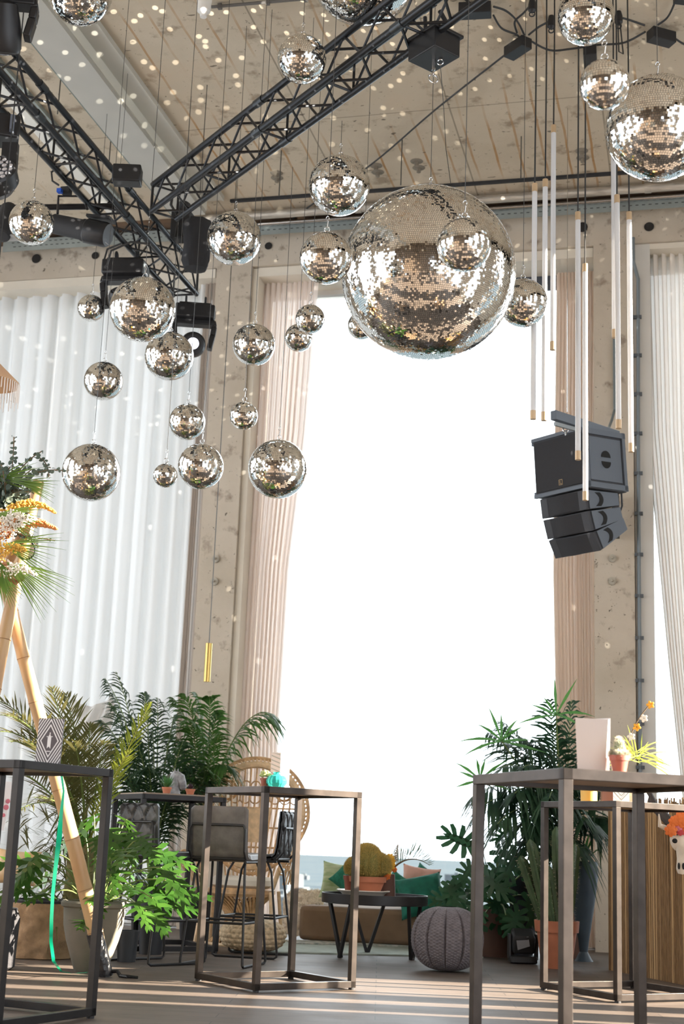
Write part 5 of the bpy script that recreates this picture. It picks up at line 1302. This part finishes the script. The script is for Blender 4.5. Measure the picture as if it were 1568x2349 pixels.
# green ribbon
rb = MB(); rp_ = [at(120,1742,8.2), at(140,1770,8.2), at(146,1815,8.2), at(140,1870,8.2), at(136,1920,8.18), at(128,1985,8.15), at(121,2050,8.12), at(118,2110,8.1), at(117,2160,8.1), at(123,2205,8.1), fl(140,2228,.02), fl(165,2233,.01), fl(195,2231,.01), fl(215,2227,.01)]
W3 = [.010,.016,.012,.020,.030,.026,.024,.022,.018,.018,.016,.012,.010,.006]
P_ = []
for i in range(len(rp_)-1):
    for k in range(4): P_.append((rp_[i].lerp(rp_[i+1], k/4), W3[i]+(W3[i+1]-W3[i])*k/4, i+k/4))
vs = []
for p_, w_, s_ in P_:
    an = math.sin(s_*.8)*.5; sd_ = LT*math.cos(an)+FW*math.sin(an); vs += [p_-sd_*w_/2-FW*.0006, p_+sd_*w_/2-FW*.0006]
rb.add(vs, [(2*i, 2*i+1, 2*i+3, 2*i+2) for i in range(len(P_)-1)])
one(rb, 'green_ribbon', mat('ribbon_green', (.0,.38,.20), .3, trans=.35), 'shiny emerald green ribbon trailing down the bamboo pole to the floor', 'ribbon', ang=180)
# bouquet
bq0 = at(5,1220,8.2); t = thing('hanging_bouquet', 'big bouquet of eucalyptus, palm leaves and orange plumes tied on the bamboo tripod', 'bouquet', bq0)
rnd = random.Random(81); eu = MB(); es = MB()
def euca(P, n, r0, r1):
    es.tube(P, .0035, 5)
    for i in range(n):
        k = i/(n-1)*(len(P)-1); j = min(int(k), len(P)-2); p_ = P[j].lerp(P[j+1], k-j); tg = (P[j+1]-P[j]).normalized()
        for sg in (-1, 1):
            r = r0+(r1-r0)*i/n; d_ = (tg.orthogonal().normalized()*sg+Vector((rnd.gauss(0,.5), rnd.gauss(0,.4), rnd.gauss(0,.5)))).normalized(); nr = Vector((rnd.gauss(0,1), rnd.gauss(-.6,.6), rnd.gauss(0,1))).normalized(); u_ = nr.orthogonal().normalized(); v_ = nr.cross(u_)
            c_ = p_+d_*r; eu.add([c_]+[c_+u_*r*math.cos(a_)+v_*r*.85*math.sin(a_)+nr*r*.15*math.cos(2*a_) for a_ in [6.283*q/8 for q in range(8)]], [(0,q+1,(q+1)%8+1) for q in range(8)])
euca(bez(bq0, at(30,1100,8.2), at(32,1002,8.2), 8), 18, .03, .010)
euca(bez(bq0, at(30,1060,8.15), at(148,1080,8.1), 10), 26, .032, .010)
euca(bez(bq0, at(10,1080,8.2), at(96,1035,8.2), 10), 22, .032, .012)
euca(bez(at(90,1050,8.15), at(112,1060,8.15), at(112,1094,8.15), 6), 10, .014, .008)
for k in range(26): euca(bez(bq0, at(rnd.uniform(-40,50), rnd.uniform(1080,1180), 8.2), at(rnd.uniform(-20,75), rnd.uniform(1060,1180), rnd.uniform(8.0,8.35)), 6), 12, .030, .016)
euca(bez(bq0, at(60,1230,8.1), at(126,1240,8.1), 8), 14, .016, .005); euca(bez(bq0, at(60,1220,8.1), at(88,1255,8.1), 6), 10, .016, .008)
eu.build('eucalyptus_leaves', leafmat('eucalyptus', (.055,.085,.065), (.14,.18,.14), .2, .6), t, smooth=False); es.build('stems', M_stem_b, t)
pl = MB()
def fan(c_, d, n, L, sp, w_=.008):
    d = d.normalized(); s_ = d.cross(FW).normalized()
    for k in range(n): a_ = sp*(k/(n-1)-.5); leaflet(pl, c_, d*math.cos(a_)+s_*math.sin(a_)-FW*rnd.uniform(0,.3), L*rnd.uniform(.8,1.1), w_, .12, FW)
fan(at(15,1290,8.1), LT*1+Vector((0,0,-.55)), 16, .42, .8); fan(at(5,1250,8.05), LT*1+Vector((0,0,-.1)), 14, .36, .9)
fan(at(45,1108,8.1), LT*1+Vector((0,0,-.1)), 14, .24, .7); fan(at(0,1290,8.0), LT*.3+Vector((0,0,-1)), 12, .22, 1.2); fan(at(-10,1180,8.05), LT+Vector((0,0,-.1)), 12, .3, .8, .014); fan(at(-10,1100,8.1), LT+Vector((0,0,.2)), 12, .3, .8)
fan(at(-5,1320,8.05), LT*.8+Vector((0,0,-.9)), 10, .2, .8)
pl.build('palm_leaves', leafmat('bouquet_green', (.06,.14,.02), (.18,.28,.05), .35), t, smooth=False)
def plume(mb, P, n, r):
    for i in range(n):
        f_ = rnd.random(); k = f_*(len(P)-1); j = min(int(k), len(P)-2); p_ = P[j].lerp(P[j+1], k-j); rr = r*(1.1-f_); d_ = Vector((rnd.gauss(0,1), rnd.gauss(0,1), rnd.gauss(0,1))).normalized()*rr*rnd.random()**.5
        mb.ell(p_+d_, (.0055,)*3, 5, 4)
pm = MB(); plume(pm, bez(bq0, at(60,1180,8.1), at(130,1213,8.1), 8), 1100, .065); plume(pm, bez(bq0, at(20,1210,8.0), at(40,1190,8.0), 6), 500, .06); pm.build('orange_plumes', mat('plume_orange', (.80,.36,.12), .7, trans=.3), t)['kind'] = 'stuff'
pm = MB(); plume(pm, bez(at(0,1190,8.1), at(70,1130,8.1), at(127,1176,8.1), 8), 900, .052); plume(pm, bez(at(-10,1270,8.0), at(30,1250,8.0), at(60,1262,8.0), 6), 260, .06); pm.build('yellow_plumes', mat('plume_yellow', (.78,.52,.10), .7, trans=.3), t)['kind'] = 'stuff'
pm = MB(); plume(pm, bez(at(0,1210,8.0), at(30,1190,8.0), at(80,1190,8.05), 6), 800, .11); plume(pm, bez(at(0,1310,8.0), at(40,1290,8.0), at(85,1320,8.05), 6), 200, .07); pm.build('white_filler', M_whp, t)['kind'] = 'stuff'
bl = at(60,1262,8.25); t = thing('globe_bulb', 'round amber glass globe hanging in the bouquet', 'bulb', bl)
MB().ell(bl, (.055,.055,.06), 20, 14).build('globe', mat_glass('amber_glass', (.85,.70,.62)), t); MB().lathe(bl+Vector((0,0,.055)), [(.016,0),(.018,.04),(.01,.05)], 12).build('socket', MATS['brass'], t)

# ------------------------------------------------------------------ things on the tables
TZ = 1.12
M_card_d = mat('card_dark', (.115,.10,.11), .5); M_card_w = mat('card_white', (.80,.78,.78), .5); M_card_shade = mat('card_shaded', (.62,.54,.50), .6); M_ink = mat('ink_grey', (.35,.34,.30), .6)  # dull rose tone is white card with shade put into its colour
def on_table(px, z, ctr_): # point on plane z under pixel column px at the distance of ctr_
    D = (Vector(ctr_)-CAM).dot(FW); p_ = at(px, 1800, D); p_.z = z; return p_
# striped menu card on the left table
base = on_table(105, TZ, N1+(-nv_)*.42+cv(-.605,.316)*.12)
mc = thing('menu_card', 'dark menu card with white concentric diamond stripes on the left table', 'menu card', base)
W2, H2 = px2m(29.5, base+Vector((0,0,.15))), px2m(104, base)  # half width, height
Rm = Matrix.Rotation(yaw_c-.10, 3, 'Z') @ Matrix.Rotation(-.06, 3, 'X')
MB().box(base+Rm@Vector((0,0,H2/2)), (W2*2, .012, H2), Rm).build('card', M_card_d, mc, smooth=False, bevel=.003)
stp = MB(); H_ = H2/2
def clipdia(k0, k1):
    # white ring between |x|/W+|y|/H = k0..k1, clipped to rectangle, four strips
    for sx in (-1, 1):
        for sy in (-1, 1):
            pts = []
            def ed(k):
                # endpoints of line x/W+y/H=k within [0,1]^2
                if k <= 1: return (k, 0), (0, k)
                return (1, k-1), (k-1, 1)
            a1, b1 = ed(k0); a2, b2_ = ed(k1)
            poly = [a1, a2]; 
            if k0 < 1 < k1: poly = [a1, (1,0), (1, k1-1), (k1-1, 1), (0,1), b1]
            else: poly = [a1, a2, b2_, b1]
            P_ = [base+Rm@Vector((sx*x*W2*.985, -.0075, H_+sy*y*H_*.985)) for x, y in poly]
            stp.poly(P_ if sx*sy < 0 else P_[::-1])
for k0, k1 in ((.66,.76),(.90,1.0),(1.12,1.21),(1.33,1.42),(1.53,1.62),(1.74,1.83)): clipdia(k0, k1)
stp.build('stripes', M_card_w, mc, smooth=False)
ic = MB(); f_ = lambda x, z: base+Rm@Vector((x*W2, -.008, H_+z*H_))
for pl_ in ([(-.15,-.33),(.0,-.25),(.13,-.35),(.13,.16),(-.15,.16)], [(-.10,.16),(.10,.16),(.06,.26),(-.06,.26)], [(-.24,.17),(.24,.17),(.24,.20),(-.24,.20)], [(-.03,.26),(.03,.26),(.06,.36),(-.02,.38)], [(-.16,-.48),(.16,-.48),(.16,-.44),(-.16,-.44)]):
    ic.poly([f_(x, z) for x, z in pl_])
ic.build('emblem', M_card_w, mc, smooth=False)
# white cone with pink print hanging behind the left table (paper cone)
q = at(8,1800,7.6); cz = MB(); cz.prism([at(-45,1790,7.4), at(35,1794,7.4), at(24,1830,7.4), at(8,1905,7.4), at(-2,1905,7.4), at(-45,1890,7.4)], FW*.012)
pb_ = cz.build('paper_banner', M_card_w, smooth=False); tag(recenter(pb_), 'white tapering paper banner with pink spots seen under the left table edge', 'banner')
sp2 = MB()
for x, y, r in ((14,1852,.014),(18,1838,.012),(8,1870,.010)): sp2.lathe(at(x, y, 7.39), [(0,0),(r,0),(r*.6,.001)], 10, bR@Matrix.Rotation(math.pi/2,3,'X'))
sp2.build('pink_spots', M_pinkp, pb_)
# centre table: succulent, vase, folded menu
q = on_table(607, TZ, ctr+cv(-.10,-.20))
t = thing('potted_succulent', 'small green succulent in a brown pot beside the turquoise vase', 'potted plant', q)
terracotta(MB(), q, .028, .055).build('pot', M_plpot, t)
lf = MB(); rnd = random.Random(5)
for k in range(34):
    a_ = rnd.random()*6.283; e_ = rnd.uniform(.1,1.4); d_ = Vector((math.cos(a_)*math.cos(e_), math.sin(a_)*math.cos(e_), math.sin(e_))); lf.ell(q+Vector((0,0,.062))+d_*.028, (.008,.008,.013), 8, 5, d_.to_track_quat('Z','Y').to_matrix())
lf.build('leaves', mat('succulent', (.25,.36,.10), .5, col2=(.62,.62,.32), vscale=50), t)
q = on_table(634, TZ, ctr+cv(0,-.22)); t = thing('glass_vase', 'round ribbed turquoise glass vase on the middle table', 'vase', q)
gm = bpy.data.materials.new('turquoise_glass'); gm.use_nodes = True; b_ = gm.node_tree.nodes['Principled BSDF']; b_.inputs['Base Color'].default_value = (.05,.48,.44,1); b_.inputs['Roughness'].default_value = .08; b_.inputs['Transmission Weight'].default_value = .35; b_.inputs['IOR'].default_value = 1.2
vm = MB()
def vf(u, v):
    prof = [(.0,0),(.04,.002),(.060,.028),(.062,.045),(.050,.068),(.022,.078),(.020,.088),(.026,.092)]; i = v*(len(prof)-1); k = min(int(i), len(prof)-2); f_ = i-k
    f_ = f_; r = prof[k][0]*(1-f_)+prof[k+1][0]*f_; z = prof[k][1]*(1-f_)+prof[k+1][1]*f_; a_ = u*6.28319; r *= 1+.012*math.cos(a_*18); return q+Vector((r*math.cos(a_), r*math.sin(a_), z))
vm.grid(vf, 144, 28); vm.build('body', gm, t, ang=60)
q = on_table(643, TZ, ctr+cv(.05,.05)); t = thing('folded_menu', 'folded white menu with zigzag stripes behind the turquoise vase', 'menu card', q)
hh = px2m(84, q); a_, b_, c_ = q+cv(-.065,.02), q+cv(-.005,-.02), q+cv(.05,.02); up_ = Vector((0,0,hh))
MB().prism([a_, b_, b_+up_, a_+up_], FW*.003).build('front_page', M_card_shade, t, smooth=False); MB().prism([b_, c_, c_+up_, b_+up_], FW*.003).build('back_page', M_card_w, t, smooth=False)
z_ = MB()
for k in range(9):
    for (s0_, s1_) in ((a_, b_),):
        f0_, f1_ = k/8*.92, k/8*.92+.035
        z_.poly([s0_.lerp(s1_,.04)+up_*min(1,f0_+.10)-FW*.001, s0_.lerp(s1_,.96)+up_*max(0,f0_-.0)-FW*.001, s0_.lerp(s1_,.96)+up_*min(1,f1_)-FW*.001, s0_.lerp(s1_,.04)+up_*min(1,f1_+.10)-FW*.001])
z_.build('stripes', M_ink, t, smooth=False)
z_ = MB()
for k in range(4):
    m_ = .5; w_ = .12+.1*k
    for sg in (-1, 1):
        z_.poly([b_.lerp(c_, .5)+up_*(.5+w_*1.6)-FW*.001, b_.lerp(c_, .5+sg*w_)+up_*.5-FW*.001, b_.lerp(c_, .5+sg*(w_+.04))+up_*.5-FW*.001, b_.lerp(c_, .5)+up_*min(1,(.54+w_*1.6))-FW*.001][::sg])
z_.build('diamonds', M_ink, t, smooth=False)
# far table: two small pots, sculpture, board
ctr5 = N5+(d5p+d5)/2
q = on_table(383, 1.132, ctr5+cv(0,-.12)); t = thing('potted_succulent', 'spiky green succulent in a small terracotta pot left of the grey horse head', 'potted plant', q)
terracotta(MB(), q, .036, .05, .3).build('pot', M_terra, t); lf = MB()
for k in range(26): a_ = k*2.4; e_ = .3+k*.04; leaflet(lf, q+Vector((0,0,.045)), Vector((math.cos(a_)*math.cos(e_), math.sin(a_)*math.cos(e_), math.sin(e_))), .085, .018, -.2, Vector((0,0,1)) if e_ < 1 else FW)
lf.build('leaves', mat('aloe_green', (.06,.18,.05), .5), t, smooth=False)
q = on_table(437, 1.132, ctr5+cv(.1,-.05)); t = thing('potted_succulent', 'dark low succulent in a small terracotta pot right of the grey horse head', 'potted plant', q)
terracotta(MB(), q, .036, .045, .3).build('pot', M_terra, t); lf = MB()
for k in range(30): a_ = k*2.4; d_ = Vector((math.cos(a_)*(1-k/40), math.sin(a_)*(1-k/40), .5+k*.03)); leaflet(lf, q+Vector((0,0,.04)), d_, .04, .016, -.2, Vector((0,0,1)))
lf.build('leaves', mat('dark_rosette', (.05,.03,.04), .5), t, smooth=False)
q = on_table(440, TZ, ctr5); R5 = Matrix((d5.normalized()*-1, Vector((-.653,.757,0)), Vector((0,0,1)))).transposed()
bd = MB().box(ctr5+Vector((0,0,TZ+.006)), (.60,.52,.012), R5); one(bd, 'mosaic_board', mat('stone_board', (.30,.24,.19), .5, col2=(.28,.20,.13), vscale=30), 'thin marbled board lying on the far table under the pots', 'board', smooth=False)
q = on_table(403, 1.132, ctr5+cv(0,.08)); t = thing('horse_head_sculpture', 'grey marbled horse head sculpture between the two small pots', 'sculpture', q)
hm_ = MB(); g0 = lambda lx, z: q+LT*lx+Vector((0,0,z))
hm_.tube([g0(-.01,0), g0(-.02,.05), g0(-.015,.11), g0(.005,.155), g0(.02,.17)], [.05,.048,.045,.042,.02], 16)
hm_.tube([g0(.0,.155), g0(.03,.13), g0(.05,.085), g0(.058,.05), g0(.060,.04)], [.03,.040,.032,.026,.012], 16)
hm_.tube([g0(.01,.165), g0(.012,.20)], [.012,.002], 8).tube([g0(-.012,.162)-FW*.02, g0(-.012,.198)-FW*.02], [.012,.002], 8)
hm_.build('head', mat('marble_grey', (.12,.12,.13), .5, col2=(.36,.36,.37), vscale=22), t)
mn = MB()
for k in range(40): f_ = k/39; mn.tube([g0(-.02-.02*f_+.03*(f_**2),.17-.15*f_), g0(-.075,.14-.14*f_)], [.008,.002], 5)
mn.build('mane', mat('mane_dark', (.10,.085,.08), .8), t)
# glassware / small planter plants behind far table
# right table: two menus and cactus
c3 = N3+cv(.1,.35)
q = on_table(1357, TZ, N3+cv(.06,.25)); t = thing('menu_stand', 'white paper menu stand tapering downwards on the right front table', 'menu card', q)
hh = px2m(124, q); wl = px2m(38, q); wt_ = px2m(42, q)
MB().prism([q+cv(-wl*.86,0), q+cv(wl*.75,-.02), q+cv(wl*.95,-.02)+Vector((0,0,hh*.98)), q+cv(-wl,0)+Vector((0,0,hh))], FW*.004).build('front_page', M_card_shade, t, smooth=False)
MB().prism([q+cv(wl*.75,-.02), q+cv(wl*.92,.05), q+cv(wl*1.12,.05)+Vector((0,0,hh)), q+cv(wl*.95,-.02)+Vector((0,0,hh*.98))], FW*.004+LT*.003).build('side_page', M_card_w, t, smooth=False)
q = on_table(1382, TZ, N3+cv(.13,.36)); t = thing('menu_stand', 'bright white striped menu behind the tapering one, next to the potted cactus', 'menu card', q)
hh = px2m(128, q)
MB().prism([q+cv(-.03,0), q+cv(.02,-.03), q+cv(.026,-.03)+Vector((0,0,hh)), q+cv(-.03,0)+Vector((0,0,hh*.99))], FW*.004).build('front_page', M_card_w, t, smooth=False)
q = on_table(1420, TZ, N3+cv(.16,.20)); t = thing('potted_cactus', 'small fuzzy cactus in a red-brown pot on the right front table', 'potted cactus', q)
r_ = px2m(22, q); terracotta(MB(), q, r_*1.0, px2m(40, q), .3).build('pot', mat('red_pot', (.34,.09,.06), .5), t)
spiny('cactus_body', t, [(q+Vector((0,0,px2m(58, q))), (r_*.5, r_*1.0)), (q+Vector((r_*.5,0,px2m(42, q))), (r_*.5, r_*.35)), (q+Vector((-r_*.5,0,px2m(42, q))), (r_*.45, r_*.35)), (q+Vector((0,-r_*.5,px2m(42, q))), (r_*.45, r_*.35))], mat('cactus_pale', (.24,.30,.16), .7), mat('fuzz_white', (.50,.46,.36), .8), 500, .012, 9)
# plant with yellow flowers rising behind (stands on reed counter/4th table)
q = on_table(1462, TZ, N4+(d4p+d4)/2+cv(.0,.05))
t = thing('flower_arrangement', 'spidery green plant with a tall yellow orchid stem seen behind the potted cactus', 'flowers', q)
ls = MB(); rnd = random.Random(15); hb = at(1462,1735,8.6)
MB().lathe(q, [(.0,0),(.05,0),(.065,.05),(.035,.10),(.04,.12)], 20, cap=False).build('vase', M_white, t)
for k in range(34):
    a_ = rnd.uniform(-.5,3.4); leaflet(ls, hb+Vector((rnd.gauss(0,.02),0,rnd.gauss(0,.02))), LT*math.cos(a_)+Vector((0,0,1))*math.sin(a_)*.9-FW*rnd.uniform(-.5,.7), rnd.uniform(.14,.26), .009, .25, FW)
ls.build('leaves', leafmat('spider_green', (.25,.38,.05), (.55,.62,.14), .4), t, smooth=False)
stm = [at(1425,1760,8.6), at(1440,1700,8.6), at(1455,1665,8.6), at(1470,1640,8.6), at(1492,1612,8.6)]; MB().tube([q+Vector((0,0,.1))]+stm, .0035, 5).build('stem', M_stem_b, t)
for (x, y, m_) in ((1491,1617,M_yel),(1476,1648,M_whp),(1460,1668,M_yel),(1447,1690,M_whp),(1433,1722,M_yel),(1440,1732,M_yel)):
    fb = MB(); c_ = at(x, y, 8.58)
    for k in range(5): a_ = k*1.257+x; fb.ell(c_+Vector((math.cos(a_)*.014, -.004, math.sin(a_)*.014)), (.012,.004,.009), 8, 5, Matrix.Rotation(-a_,3,'Y'))
    fb.build('bloom', m_, t)
one(MB().lathe(on_table(1350, TZ, N4+d4*.5+cv(0,.1)), [(.0,0),(.05,0),(.055,.30),(.045,.42),(.0,.44)], 16), 'ochre_vase', mat('ochre', (.75,.45,.10), .6), 'ochre bottle whose tip shows above the white menu stand', 'vase')
q = on_table(1424, TZ, N4+cv(.03,.10)); t = thing('folded_menu', 'small white menu with chevron stripes on the table by the reed counter', 'menu card', q)
hh = .15; a_, b_ = q+cv(-.048,0), q+cv(.048,.0); up_ = Vector((0,0,hh)); MB().prism([a_, b_, b_+up_, a_+up_], FW*.004).build('page', M_card_w, t, smooth=False)
z_ = MB(); md = a_.lerp(b_, .5)
for k in range(6):
    f0_ = .05+k*.16
    for e0 in (a_, b_):
        P_ = [e0.lerp(md,.06)+up_*min(1,f0_+.30)-FW*.001, md+up_*max(0,f0_-.02)-FW*.001, md+up_*(f0_+.03)-FW*.001, e0.lerp(md,.06)+up_*min(1,f0_+.35)-FW*.001]; z_.poly(P_)
z_.build('chevrons', M_ink, t, smooth=False)
one(MB().box(on_table(1392, TZ+.06, N4+d4*.3), (.07,.05,.12), bR), 'brown_box', mat('box_brown', (.16,.06,.035), .6), 'small brown box left of the chevron menu', 'box')
# coffee table arrangement
q = pc2+cv(.09,.06)+tz; t = thing('flower_arrangement', 'arrangement of yellow flowers and palm leaf in a brown vase on the coffee table', 'flowers', q)
MB().lathe(q, [(.0,0),(.07,0),(.06,.17),(.055,.17),(.0,.15)], 20, cap=False).build('vase', mat('vase_brown', (.11,.05,.035), .7), t)
tpq = q+Vector((0,0,.16)); lf = MB(); st = MB()
frond(lf, st, tpq, at(985,1985,11.0), .16, ll=.20, lw=.008, n=40, droop=-.25, ang=.9, start=.25, seed=5, vshape=.9)
frond(lf, st, tpq, at(855,1965,11.2), .05, ll=.12, lw=.008, n=20, droop=.0, ang=.5, seed=6); frond(lf, st, tpq, at(830,1950,11.2), .1, ll=.05, lw=.014, n=20, seed=8); frond(lf, st, tpq, at(808,1975,11.1), .1, ll=.05, lw=.014, n=20, seed=9)
st.tube([tpq, at(900,1960,11.1), at(912,1937,11.1)], .003, 5)
lf.build('foliage', leafmat('arr_green', (.05,.09,.05), (.14,.20,.10), .3), t, smooth=False); st.build('stems', M_stem_b, t)
pm = MB(); rnd = random.Random(19); plume(pm, [at(905,1975,11.05), at(912,1938,11.05)], 80, .025); pm.build('grey_plume', mat('plume_grey', (.45,.42,.38), .8), t)
for (x, y, m_, r) in ((895,1968,M_yel,.035),(896,1985,M_yel,.04),(890,2000,M_yel,.032),(888,2010,M_orange,.03),(876,1985,M_redp,.022),(880,1998,M_orange,.025),(905,1995,M_orange,.022),(840,1968,M_redp,.02),(900,1975,M_yel,.026),(868,1972,M_redp,.018)):
    fb = MB(); rose(fb, at(x, y, 11.02), r*.8); fb.build('bloom', m_, t)
# left edge clutter: striped basket and red item
q = basept(-28, 9.0)
o = MB().lathe(q, [(.13,0),(.16,.02),(.17,.30),(.15,.36),(.0,.36)], 20); one(o, 'dark_basket', mat('charcoal_weave', (.03,.03,.035), .9, bump=.7, bscale=60), 'charcoal bundle on the floor at the left edge', 'basket')
qq = at(30,2000,9.6); o = MB()
cushion('cushion', 40,1990,9.7, 100,80, .05, mat('retro_print', (.62,.55,.42), .85, col2=(.55,.30,.08), vscale=3.5), 'cushion with brown and cream pattern behind the burlap planter', .12, .2)
# timber post behind planters
# ------------------------------------------------------------------ added lamps without fixtures, imitating mirror-ball specks on ceiling and wall
def gobo(name, loc, target, spot, energy, scale, col=(1,.95,.85), thr=.17):
    L_ = bpy.data.lights.new(name, 'SPOT'); L_.energy = energy; L_.spot_size = math.radians(spot); L_.spot_blend = .6; L_.shadow_soft_size = .004; L_.color = col; L_.use_nodes = True
    n = L_.node_tree; em = n.nodes['Emission']; tcn = n.nodes.new('ShaderNodeTexCoord'); se = n.nodes.new('ShaderNodeSeparateXYZ'); n.links.new(tcn.outputs['Normal'], se.inputs[0])
    dx = n.nodes.new('ShaderNodeMath'); dx.operation = 'DIVIDE'; n.links.new(se.outputs[0], dx.inputs[0]); n.links.new(se.outputs[2], dx.inputs[1])
    dy = n.nodes.new('ShaderNodeMath'); dy.operation = 'DIVIDE'; n.links.new(se.outputs[1], dy.inputs[0]); n.links.new(se.outputs[2], dy.inputs[1])
    co_ = n.nodes.new('ShaderNodeCombineXYZ'); n.links.new(dx.outputs[0], co_.inputs[0]); n.links.new(dy.outputs[0], co_.inputs[1])
    vo = n.nodes.new('ShaderNodeTexVoronoi'); vo.voronoi_dimensions = '2D'; vo.inputs['Scale'].default_value = scale; vo.inputs['Randomness'].default_value = 1.0; n.links.new(co_.outputs[0], vo.inputs['Vector'])
    mr = n.nodes.new('ShaderNodeMapRange'); mr.inputs['From Min'].default_value = thr; mr.inputs['From Max'].default_value = thr*.75; mr.inputs['To Min'].default_value = 0; mr.inputs['To Max'].default_value = 1; n.links.new(vo.outputs['Distance'], mr.inputs[0])
    n.links.new(mr.outputs[0], em.inputs['Strength'])
    o = bpy.data.objects.new(name, L_); C.objects.link(o); o.location = loc; o.rotation_euler = (Vector(target)-Vector(loc)).to_track_quat('-Z', 'Y').to_euler(); return o
gobo('added_speck_lamp', (-2.6,7.0,4.3), (-3.6,8.4,6.9), 130, 1100, 13, thr=.10)
gobo('added_speck_lamp', (-3.3,7.0,4.6), (-4.2,8.4,6.9), 110, 1000, 10, thr=.085)
gobo('added_speck_lamp', (-2.2,8.6,5.0), (-2.6,12.8,3.6), 120, 700, 6, thr=.035)
